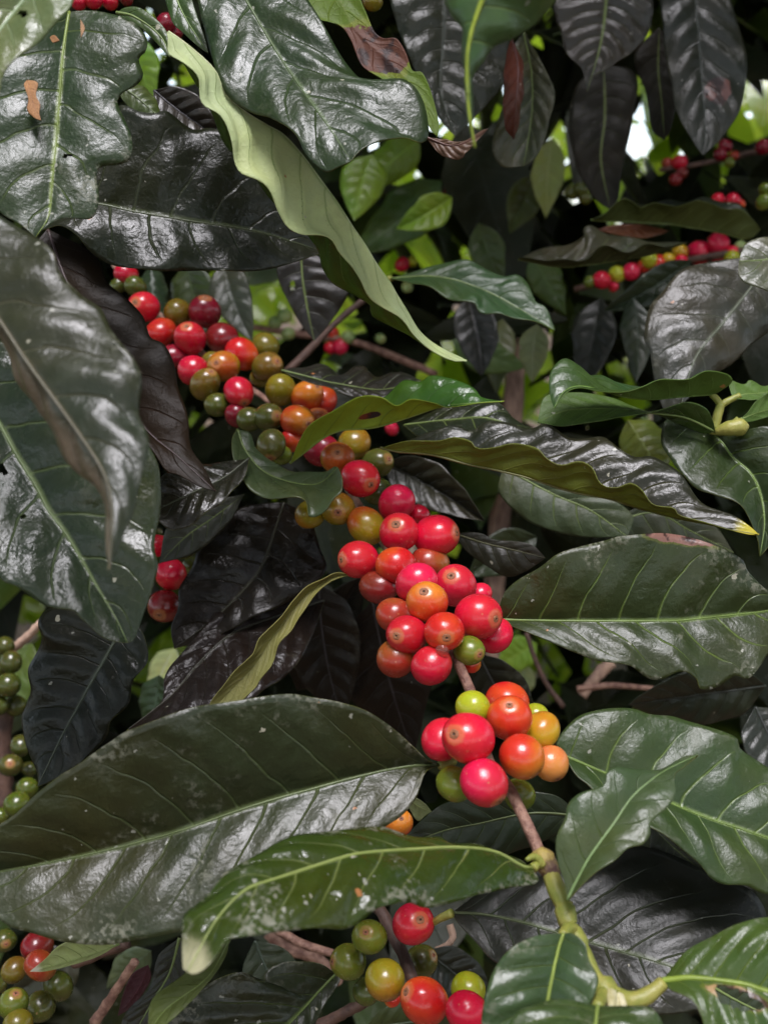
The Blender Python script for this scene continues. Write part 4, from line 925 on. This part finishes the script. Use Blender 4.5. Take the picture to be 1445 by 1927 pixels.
CH = [
 (238, 516, 20, 'R', 'red cherry at the very top of the chain tucked under the broad black leaf', -4, None),
 (223, 537, 14, 'DG', 'small green cherry at the top left end of the chain', -8, None),
 (256, 540, 19, 'DG', 'dark green cherry just below the topmost red cherry', -2, None),
 (271, 577, 27, 'R', 'red cherry with tan scar facing left at the upper left of the chain', 4, (-.5, -.25)),
 (334, 588, 24, 'OL', 'olive cherry between the upper left red cherry and the crimson one', 0, None),
 (385, 586, 28, 'C', 'deep crimson cherry at the upper right of the top cluster', 4, (.05, -.8)),
 (304, 625, 26, 'RO', 'oval red orange cherry below the upper left scarred cherry', 0, None),
 (358, 636, 28, 'R', 'red cherry with a scar at its top in the middle of the upper cluster', 8, (-.2, -.62)),
 (418, 636, 28, 'D', 'shaded dark red cherry right of the top scarred red cherry', 0, None),
 (328, 671, 23, 'C', 'crimson cherry half hidden by the brown black pointed leaf', -5, None),
 (364, 697, 27, 'R', 'pinkish red cherry left of the small scarred olive cherry', 2, None),
 (455, 667, 29, 'RO', 'blushed red cherry above right of the scarred olive cherry', 4, None),
 (421, 689, 28, 'OY', 'olive yellow cherry with a dark ringed scar in the upper cluster', 11, (-.4, -.2)),
 (400, 680, 18, 'OL', 'small olive cherry peeping from behind the dark ringed olive cherry', 2, None),
 (387, 723, 27, 'OL', 'brownish olive cherry with a black dot below the pinkish red one', 6, (.35, -.75)),
 (450, 738, 26, 'R', 'red cherry with a scar underneath above the dark green pair', 8, (.35, .75)),
 (408, 762, 22, 'DG', 'dull green cherry beside the bright gap at the lower left of the upper cluster', -4, None),
 (446, 782, 21, 'C', 'dark crimson cherry wedged behind the green pair', -8, None),
 (469, 789, 22, 'DG', 'dark green cherry left of the twin green cherries', 2, None),
 (506, 785, 26, 'DG', 'larger dark green cherry right of the twin green cherries', 6, (.55, -.1)),
 (499, 651, 24, 'OL', 'olive orange cherry at the top right of the upper cluster', -4, None),
 (504, 690, 27, 'OL', 'brownish olive cherry with a scar on its upper right', 4, (.62, -.35)),
 (489, 712, 17, 'OL', 'small olive cherry shaded under the brownish olive scarred cherry', -6, None),
 (528, 734, 27, 'GO', 'egg shaped yellow olive cherry standing on the branch', 6, None),
 (579, 745, 28, 'O', 'orange red cherry with scar at its upper right beside the black crumpled leaf', 4, (.55, -.55)),
 (608, 753, 24, 'RO', 'red orange cherry behind the orange red scarred cherry', -6, None),
 (560, 791, 29, 'O', 'pinkish orange cherry with a dark scar at its lower right', 8, (.62, .2)),
 (597, 786, 19, 'LO', 'pale orange cherry peeping out above the lit yellow green leaf', -6, None),
 (511, 837, 26, 'DG', 'dark green cherry with a dark scar below the green pair', 5, (-.1, .85)),
 (549, 830, 20, 'RO', 'red orange cherry hidden under the pinkish orange one', -8, None),
 (530, 856, 18, 'G', 'small green cherry behind the cupped leaf', -10, None),
 (604, 846, 31, 'C', 'crimson cherry at the left of the yellow olive ringed cherry', 14, None),
 (635, 862, 29, 'OY', 'yellow olive cherry with a clear ring scar in its middle', 22, (0, -.35)),
 (667, 834, 28, 'GO', 'golden olive cherry above the yellow ringed cherry', 10, None),
 (711, 871, 27, 'DG', 'dusty green cherry with a brown scar at its right', 6, (.68, -.25)),
 (679, 901, 34, 'R', 'large red cherry with scar at its lower right below the yellow ringed cherry', 20, (.5, .3)),
 (711, 926, 24, 'DG', 'shaded green cherry behind the large red scarred cherry', -4, None),
 (746, 947, 32, 'P', 'bright pinkish red cherry at the top of the bright red trio', 8, None),
 (636, 958, 30, 'GO', 'golden olive cherry with a faint ring beside the cupped leaf tip', 8, (0, .2)),
 (583, 968, 26, 'GO', 'orange olive cherry below the cupped leaf tip', 2, None),
 (690, 989, 33, 'OY', 'yellow cherry with orange blush left of the bright red trio', 6, None),
 (751, 1001, 34, 'R', 'red cherry with a ring scar at its upper middle in the bright red trio', 16, (-.18, -.4)),
 (788, 971, 20, 'R', 'small red cherry behind the bright red trio', -4, None),
 (821, 1008, 38, 'R', 'largest red cherry of the bright red trio with scar at its right rim', 10, (.88, -.13)),
 (674, 1053, 34, 'R', 'dark red oval cherry sticking out at the left of the chain', 4, (-.82, 0)),
 (744, 1064, 34, 'RO', 'red orange cherry under the ringed red cherry', 8, None),
 (809, 1060, 32, 'BR', 'dull brownish red cherry shaded under the largest of the trio', -8, None),
 (712, 1105, 31, 'D', 'dark red cherry in shade behind the red orange one', -8, None),
 (783, 1098, 36, 'P', 'pinkish red cherry above the orange ringed cherry', 14, None),
 (803, 1132, 36, 'O', 'orange red cherry with ring scar overlapping the pinkish red one', 25, (-.15, -.5)),
 (856, 1101, 37, 'P', 'pinkish red cherry with a tan scuff right of the orange ringed one', 6, (-.2, -.45)),
 (904, 1118, 20, 'P', 'small pink red cherry peeping behind the scarred red cherry at the right', -6, None),
 (900, 1160, 41, 'R', 'big red cherry with a large ring scar on its right side', 14, (.72, .1)),
 (931, 1195, 31, 'R', 'red cherry behind and below the big ringed one at the right', -4, None),
 (741, 1157, 31, 'BR', 'brown orange cherry at the left of the middle cluster', 2, None),
 (765, 1194, 35, 'R', 'red cherry with ring scar at its left in the middle cluster', 12, (-.5, .07)),
 (836, 1188, 35, 'RO', 'orange red cherry with a dark ring and a juice drop hanging below', 20, (.1, .3)),
 (745, 1238, 33, 'BR', 'reddish brown cherry at the lower left of the middle cluster', 0, None),
 (812, 1252, 35, 'R', 'red cherry at the bottom of the middle cluster', 6, None),
 (883, 1224, 27, 'G', 'green cherry with scar beside the top of the bare tan stem', 6, (.6, .25)),
 (887, 1250, 16, 'O', 'small orange cherry hidden under the green one at the bare stem', -4, None),
 (890, 1332, 32, 'YG', 'yellow green cherry at the lower end of the bare tan stem', 8, None),
 (954, 1322, 39, 'RO', 'orange red cherry at the top right of the lowest cluster', -2, None),
 (958, 1350, 41, 'RO', 'red orange cherry with a pale ring scar at the top right of the lowest cluster', 10, (0, -.6)),
 (1007, 1350, 25, 'YG', 'yellow cherry peeping behind at the right of the lowest cluster', -8, None),
 (1019, 1374, 33, 'Y', 'yellow orange cherry at the right of the lowest cluster', 0, None),
 (982, 1424, 41, 'O', 'orange red cherry with ring scar at its base in the lowest cluster', 12, (.6, .72)),
 (1036, 1437, 32, 'LO', 'pale orange cherry with a black dot at the right of the lowest cluster', -2, (.35, .8)),
 (832, 1391, 37, 'R', 'red cherry half hidden at the left of the lowest cluster', 4, None),
 (880, 1389, 48, 'R', 'biggest red cherry in front with a tan scar patch at its left', 20, (-.52, -.15)),
 (911, 1473, 43, 'P', 'bright red cherry with scar at its lower right at the foot of the lowest cluster', 14, (.55, .7)),
 (855, 1475, 33, 'G', 'green cherry with a brown streak left of the bright red one', 0, None),
 (976, 1495, 29, 'G', 'green yellow cherry behind the stem under the lowest cluster', -10, None),
]
objs = {}
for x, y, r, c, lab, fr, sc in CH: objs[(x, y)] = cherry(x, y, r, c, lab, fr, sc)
# juice drop hanging from one fruit, and its stalks
od = objs[(836, 1188)]
v, f = cherry_geo(0.0021, 1.15, 20, 14)
dr = link('water_drop', v, f, [M['drop']]); dr.location = at(832, 1224, branch_depth(1188) - 24)
tag(dr, 'clear juice drop hanging under the orange red cherry with the dark ring', 'drop')

B2 = 'cherries on the short dark branch'
for x, y, r, c, lab, dep, sc in [
 (778, 1738, 38, 'P', 'red cherry with faint ring right of the short dark branch', 378, (.35, -.2)),
 (695, 1763, 33, 'G', 'glossy green cherry with a dark ring left of the short dark branch', 376, (-.2, -.25)),
 (655, 1810, 33, 'G', 'green cherry farthest left on the short dark branch', 384, (-.9, 0)),
 (724, 1844, 36, 'GO', 'golden olive cherry with dark scar underneath on the short dark branch', 368, (.2, .85)),
 (793, 1809, 30, 'DG', 'dark olive cherry right of the short dark branch', 396, (.8, -.4)),
 (690, 1865, 25, 'DG', 'dark green cherry behind the golden olive one', 392, None),
 (798, 1883, 43, 'RO', 'red orange cherry with tan scar at its left at the bottom', 360, (-.8, -.4)),
 (881, 1862, 31, 'YG', 'yellow green cherry behind the bottom right red cherry', 372, None),
 (880, 1905, 39, 'R', 'red cherry at the bottom beside the pale sheened leaf', 350, None),
 (738, 1880, 15, 'O', 'sliver of an orange cherry under the golden olive one', 384, None),
 (750, 1548, 26, 'O', 'orange cherry showing between the biggest leaf and the front leaf', 385, (.2, -.3)),
]: cherry(x, y, r, c, lab, 0, sc, dep, B2 if y > 1600 else None)
BL = 'cherries at the left under the shiny wrinkled leaf'
for x, y, r, c, lab, dep, sc in [
 (294, 1027, 21, 'R', 'red cherry half hidden at the edge of the shiny wrinkled leaf', 480, None),
 (322, 1081, 28, 'R', 'red cherry with pale highlights between the wrinkled leaves', 475, None),
 (310, 1141, 29, 'D', 'crimson cherry with an olive base below the left pair', 470, (-.3, .5)),
 (348, 1028, 23, 'DG', 'olive green cherry with scar at its right above the left red pair', 490, (.75, 0)),
 (361, 1064, 16, 'DG', 'small green cherry behind the edge of the brown black wrinkled leaf', 500, None),
]: cherry(x, y, r, c, lab, 0, sc, dep, BL)
LG = 'green cherries at the left edge'
for x, y, r, c, lab, dep, sc in [
 (10, 1216, 17, 'DG', 'uppermost dark green cherry at the left edge', 600, None),
 (21, 1246, 19, 'DG', 'dark green cherry below the uppermost one at the left edge', 595, None),
 (4, 1255, 17, 'DG', 'green cherry cut by the frame at the left edge gap', 605, None),
 (15, 1289, 22, 'DG', 'green cherry in the middle of the left edge bunch', 590, None),
 (29, 1328, 20, 'DG', 'shaded green cherry at the bottom of the left edge bunch', 600, None),
 (-2, 1328, 18, 'DG', 'green cherry cut off by the frame below the left edge bunch', 590, None),
 (40, 1403, 19, 'DG', 'green cherry by the dark folded leaf at the lower left', 585, None),
 (21, 1440, 22, 'DG', 'round green cherry with a dot above the light green pair', 575, (-.05, -.1)),
 (56, 1447, 14, 'DG', 'small dark green cherry next to the round dotted one', 600, None),
 (52, 1484, 20, 'G', 'light green cherry, upper of the pair on the edge of the biggest leaf', 560, None),
 (33, 1513, 23, 'G', 'light green cherry, lower of the pair on the edge of the biggest leaf', 552, None),
 (3, 1535, 15, 'G', 'green cherry half out of frame left of the light green pair', 560, None),
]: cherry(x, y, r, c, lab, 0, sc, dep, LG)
BC = 'cherries in the bottom left corner'
for x, y, r, c, lab, dep, sc in [
 (10, 1770, 21, 'DG', 'green cherry with a scar under the left end of the biggest leaf', 452, (.1, .3)),
 (71, 1780, 28, 'D', 'red cherry under the left end of the biggest leaf', 450, None),  # darker skin codes put shade into this and the next fruit
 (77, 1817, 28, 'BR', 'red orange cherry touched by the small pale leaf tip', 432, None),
 (28, 1825, 23, 'OL', 'olive cherry left of the red orange one in the bottom left', 440, None),
 (111, 1856, 27, 'DG', 'dark green cherry in shade right of the red orange one', 462, None),
 (26, 1888, 28, 'G', 'large green cherry in the bottom left corner', 430, (.2, -.75)),
 (76, 1894, 27, 'DG', 'dark green cherry right of the large corner one', 445, None),
 (35, 1928, 27, 'OL', 'olive orange cherry cut by the bottom edge', 425, None),
 (-2, 1853, 16, 'DG', 'dark cherry at the left frame edge above the large corner one', 450, None),
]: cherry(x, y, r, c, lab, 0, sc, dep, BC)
FR = 'far cherries in a row at the right'
for x, y, r, c, lab in [
 (1351, 458, 19, 'P', 'topmost red cherry of the far row above the silvery leaf'),
 (1315, 476, 21, 'P', 'largest red cherry of the far row'),
 (1353, 482, 15, 'P', 'pink red cherry below the topmost one in the far row'),
 (1378, 474, 11, 'P', 'small red cherry next to the pale green one of the far row'),
 (1392, 465, 11, 'PG', 'pale green cherry at the right end of the far row'),
 (1376, 487, 14, 'YG', 'yellow green cherry below the right end of the far row'),
 (1279, 474, 14, 'Y', 'yellow cherry left of the largest red one in the far row'),
 (1281, 492, 12, 'R', 'red cherry under the yellow one in the far row'),
 (1256, 488, 12, 'Y', 'yellow cherry above the orange one in the far row'),
 (1239, 496, 16, 'O', 'orange cherry in the middle of the far row'),
 (1221, 489, 14, 'YG', 'green tinged cherry left of the orange one in the far row'),
 (1212, 500, 12, 'O', 'pinkish orange cherry at the middle left of the far row'),
 (1187, 511, 15, 'P', 'red cherry right of the yellow green one in the far row'),
 (1161, 516, 15, 'YG', 'yellow green cherry between two red ones in the far row'),
 (1132, 527, 16, 'R', 'red cherry near the left end of the far row'),
 (1110, 530, 11, 'G', 'green cherry at the left end of the far row'),
 (1154, 539, 9, 'P', 'small pink cherry hanging under the far row'),
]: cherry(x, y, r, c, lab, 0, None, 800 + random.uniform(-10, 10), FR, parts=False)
VF = 'blurred cherries far behind at the upper right'
for x, y, r, c, lab, dep in [
 (1350, 376, 12, 'R', 'far red cherry above the scalloped leaf, left one', 1150), (1377, 377, 13, 'R', 'far red cherry above the scalloped leaf, right one', 1140),
 (1393, 384, 8, 'O', 'far orange cherry at the end of the scalloped leaf pair', 1150), (1437, 380, 14, 'G', 'far green cherry at the right edge', 1100),
 (1440, 356, 12, 'G', 'far green cherry at the right edge, upper one', 1110), (1355, 290, 12, 'C', 'far crimson cherry by the bright patch at the right', 1260),
 (1364, 275, 12, 'C', 'far crimson cherry topmost by the bright patch', 1270), (1380, 293, 9, 'BR', 'far brown red cherry beside the crimson ones', 1260),
 (1372, 306, 9, 'G', 'far green cherry under the crimson ones', 1250), (1436, 276, 14, 'C', 'far crimson cherry at the right frame edge', 1240),
 (1278, 305, 13, 'R', 'far red cherry right of the bright gap', 1260), (1256, 308, 11, 'BR', 'far brownish cherry against the bright gap', 1270),
 (1282, 325, 11, 'D', 'far dark red cherry below the red one by the bright gap', 1260), (1270, 338, 11, 'D', 'lowest far dark cherry by the bright gap', 1250),
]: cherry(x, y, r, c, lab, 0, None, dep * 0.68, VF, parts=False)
for x, y, r, c, lab, dep in [
 (850, 362, 15, 'D', 'shaded red cherry hanging left of the dull olive leaf', 900), (846, 380, 10, 'D', 'dark sliver of cherry under the shaded red one', 905),
 (756, 498, 13, 'P', 'pinkish red cherry above the mid green leaf petiole', 900), (775, 492, 9, 'YG', 'yellow end cherry next to the pinkish red one', 902),
 (766, 540, 10, 'PG', 'pale green cherry under the mid green leaf petiole', 880), (626, 627, 12, 'RO', 'red orange cherry on the thin twig', 885),
 (641, 652, 14, 'P', 'pink red cherry hanging below the thin twig', 880), (622, 654, 11, 'R', 'red cherry left of the pink one below the thin twig', 884),
 (655, 634, 12, 'PG', 'pale green cherry above the thin twig', 878), (716, 637, 9, 'PG', 'lone pale green cherry standing on the thin twig', 872),
 (543, 628, 12, 'PG', 'pale green cherry at the left end of the thin twig', 890), (535, 595, 13, 'PG', 'light green cherry, right of two above the thin twig', 892),
 (518, 607, 12, 'PG', 'light green cherry, left of two above the thin twig', 894), (490, 499, 15, 'P', 'blurred red cherry in the gap right of the broad black leaf', 900),
 (737, 806, 12, 'P', 'pink red cherry glimpsed under the scarred yellow green leaf', 700), (701, 3, 17, 'GO', 'golden cherry at the top edge by the scorched leaf', 520),
 (150, 3, 15, 'R', 'red cherry at the top edge behind the dusty leaf, left one', 500), (176, 0, 16, 'R', 'red cherry at the top edge behind the dusty leaf, middle one', 500),
 (208, 4, 14, 'R', 'red cherry at the top edge behind the dusty leaf, right one', 505), (238, -2, 12, 'D', 'dark red cherry at the top edge near the narrow dark leaf', 510),
 (312, 45, 18, 'C', 'crimson cherry in shade behind the slim green leaf', 520), (330, 60, 14, 'C', 'second crimson cherry in shade behind the slim green leaf', 525),
 (1092, 356, 13, 'DG', 'dim green cherry in the shade left of the scalloped leaf, lower one', 820), (1076, 362, 13, 'DG', 'dim green cherry in the shade left of the scalloped leaf, left one', 825),
 (1100, 372, 12, 'DG', 'dim green cherry in the shade left of the scalloped leaf, right one', 822),
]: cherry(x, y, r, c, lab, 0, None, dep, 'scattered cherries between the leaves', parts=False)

# torn brown scrap caught at the end of the large hanging leaf
o = leaf('torn brown leaf scrap caught beside the blunt leaf tip and the yellow drip tip', [(800, 258), (850, 275), (890, 262), (918, 242)], [(830, 292), (865, 300), (885, 280)], [(835, 262), (870, 266), (905, 246)],
     d=(412, 405, 0), tint=(0.10, 0.045, 0.035), under=(0.12, 0.05, 0.04), vein=(0.14, 0.07, 0.05), trans=0.05, name='dead_leaf', cat='dead leaf', group=None, quilt=2.5, wave=3, wig=2.5, rough=0.5, dust=0.2, ribc=(0.1, 0.04, 0.03))

# ------------------------------------------------------------------ deep foliage, surroundings and ground
GAPS = [(1022, 85, 17), (1062, 292, 17), (1112, 342, 14), (1122, 395, 14), (1205, 250, 20), (1228, 285, 13), (1290, 268, 13), (1430, 200, 17), (1415, 245, 16), (905, 250, 10), (800, 310, 8), (700, 400, 7), (940, 345, 8),
        (1327, 200, 6), (1397, 403, 8), (719, 308, 5), (1354, 96, 5), (805, 260, 7), (942, 264, 8), (794, 363, 5), (703, 180, 7), (976, 163, 7), (853, 106, 5), (1322, 386, 7), (819, 137, 4), (695, 177, 5), (859, 155, 6), (1011, 171, 8), (1384, 390, 5), (876, 423, 5), (1082, 222, 4), (624, 626, 5), (514, 587, 4), (609, 597, 8), (441, 606, 4), (598, 610, 6), (1192, 738, 5), (889, 683, 6), (880, 574, 5), (723, 751, 5), (1113, 564, 6), (1074, 656, 3),
        (290, 120, 22), (24, 1180, 24), (75, 1200, 20), (310, 1240, 28), (832, 690, 30), (490, 510, 40), (440, 790, 14), (985, 1225, 30), (70, 1445, 10), (1190, 770, 14), (1010, 715, 22), (870, 1040, 16), (490, 580, 40), (240, 1800, 20), (690, 330, 15), (770, 470, 16)]


def pixel(P):
    q = P - CAM; z = q.dot(FWD)
    return (W / 2 + F * q.dot(RT) / z, H / 2 - F * q.dot(UP) / z, z)


def foliage(name, leaves, mats, label=None, cat=None):
    V, Fc, U = [], [], []
    prof = [0.0, 0.55, 0.95, 1.0, 0.78, 0.42, 0.0]
    for p, ax, nr, ln, wd in leaves:
        side = ax.cross(nr).normalized(); nr = side.cross(ax).normalized()
        b = len(V); sag = random.uniform(0.05, 0.3); cup = random.uniform(0.05, 0.35)
        n = len(prof)
        for i, wv in enumerate(prof):
            t = i / (n - 1)
            c = p + ax * (ln * t) - nr * (sag * ln * t * t)
            for v in (-1, -0.5, 0, 0.5, 1):
                V.append(c + side * (wd * wv * v) + nr * (abs(v) * cup * wd * wv + 0.06 * wd * math.sin(9 * t + v * 2)))
                U.append((t, v * 0.5 + 0.5))
        for i in range(n - 1):
            for k in range(4):
                a = b + i * 5 + k
                Fc.append((a, a + 1, a + 6, a + 5))
    o = link(name, V, Fc, mats, None, None, None, U)
    o['kind'] = 'stuff'
    return o


def leafprops(o, tint, under, rough=0.35, trans=0.2, gloss=1.0):
    o['tint'] = tint; o['underside'] = under; o['vein_colour'] = tuple(c * 1.8 for c in tint); o['vein_strength'] = 0.4; o['veins'] = 8.0
    o['roughness'] = rough; o['dust'] = 0.2; o['specks'] = 0.2; o['crinkle'] = 0.4; o['translucency'] = trans
    o['patch_uv'] = (-5.0, -5.0, 0.0); o['patch_u'] = 0.05; o['patch_v'] = 0.05; o['patch_colour'] = (0.1, 0.05, 0.03); o['patch_halo'] = 0.0; o['patch_dark'] = 1.0; o['gloss'] = gloss


rs = random.Random(11)
def rvec(): return Vector((rs.gauss(0, 1), rs.gauss(0, 1), rs.gauss(0, 1))).normalized()
def droop():
    a = rs.uniform(0, 6.283)
    ax = Vector((math.cos(a), math.sin(a), rs.uniform(-1.3, 0.1))).normalized()
    nr = (Vector((0, -0.35, 1)) + rvec() * 0.5).normalized()
    return ax, nr
lv = []
while len(lv) < 4300:
    x, y, d = rs.uniform(-500, 1950), rs.uniform(-450, 2500), rs.uniform(870, 1600)
    p = at(x, y, d); ax, nr = droop()
    ln = rs.uniform(0.09, 0.16); wd = ln * rs.uniform(0.17, 0.24)
    bad = False
    for t in (0, 0.25, 0.5, 0.75, 1):
        for sd in (-0.8, 0, 0.8):
            gx, gy, gz = pixel(p + ax * ln * t + ax.cross(nr).normalized() * wd * sd)
            for hx, hy, hr in GAPS:
                if (gx - hx) ** 2 + (gy - hy) ** 2 < (hr * 1.08 + 4.5) ** 2: bad = True; break
            if bad: break
        if bad: break
    if bad: continue
    lv.append((p, ax, nr, ln, wd))
mid_lv = lv[::6]; lv = [x for i, x in enumerate(lv) if i % 6]
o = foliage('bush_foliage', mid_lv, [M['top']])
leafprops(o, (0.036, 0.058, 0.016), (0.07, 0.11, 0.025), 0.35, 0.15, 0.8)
o['label'] = 'green leaves scattered through the inside of the bush'; o['category'] = 'foliage'
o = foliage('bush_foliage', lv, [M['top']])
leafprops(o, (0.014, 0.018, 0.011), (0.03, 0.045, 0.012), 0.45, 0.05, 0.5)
o['label'] = 'dense dark coffee foliage filling the inside of the bush'; o['category'] = 'foliage'
# unseen leaves added above the frame to shade the bush's interior
lv = []
while len(lv) < 2000:
    x, d = rs.uniform(-1.3, 1.3), rs.uniform(0.41, 1.9)
    z = max(0.34, 0.25 * d + 0.10) + rs.uniform(0, 0.3)
    if rs.random() < 0.10: x, d, z = rs.uniform(-1.2, 1.2), rs.uniform(-0.3, 0.3), rs.uniform(0.75, 1.0)
    ax, nr = droop(); ln = rs.uniform(0.10, 0.17)
    lv.append((CAM + Vector((x, d, z)), ax, nr, ln, ln * 0.22))
o = foliage('added_shade_leaves', lv, [M['top']])
leafprops(o, (0.02, 0.035, 0.013), (0.06, 0.10, 0.02), 0.35, 0.1)
o['label'] = 'unseen coffee leaves added overhead to shade the bush interior'; o['category'] = 'foliage'
# neighbouring coffee rows: the row beyond the bush tinted bright as if lit, and unseen rows added around the camera, tinted dark
def row(n, a0, a1, top):
    lv = []
    while len(lv) < n:
        a = rs.uniform(a0, a1); R_ = rs.uniform(2.2, 4.5)
        z = rs.uniform(-1.25, top)
        ax, nr = droop(); ln = rs.uniform(0.14, 0.24)
        lv.append((CAM + Vector((R_ * math.cos(a), R_ * math.sin(a), z)), ax, nr, ln, ln * 0.22))
    return lv
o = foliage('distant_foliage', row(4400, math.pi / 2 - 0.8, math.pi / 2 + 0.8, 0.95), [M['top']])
leafprops(o, (0.17, 0.235, 0.025), (0.25, 0.34, 0.04), 0.15, 0.45)  # bright tint puts sunlight into the leaf colour
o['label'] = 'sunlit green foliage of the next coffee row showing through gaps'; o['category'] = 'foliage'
o = foliage('added_dark_rows', row(5500, math.pi / 2 + 0.8, math.pi / 2 - 0.8 + 2 * math.pi, 1.5), [M['top']])
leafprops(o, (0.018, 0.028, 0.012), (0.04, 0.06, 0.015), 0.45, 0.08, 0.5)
o['label'] = 'unseen dark tinted coffee rows added around the camera to lower reflections'; o['category'] = 'foliage'
n = 40
V = [Vector((-60 + 120 * i / n, -60 + 120 * j / n, 0.05 * noise.noise(Vector((i * .9, j * .9, 0))))) for i in range(n + 1) for j in range(n + 1)]
Fc = [(i * (n + 1) + j, (i + 1) * (n + 1) + j, (i + 1) * (n + 1) + j + 1, i * (n + 1) + j + 1) for i in range(n) for j in range(n)]
o = link('ground', V, Fc, [M['soil']]); o['kind'] = 'structure'
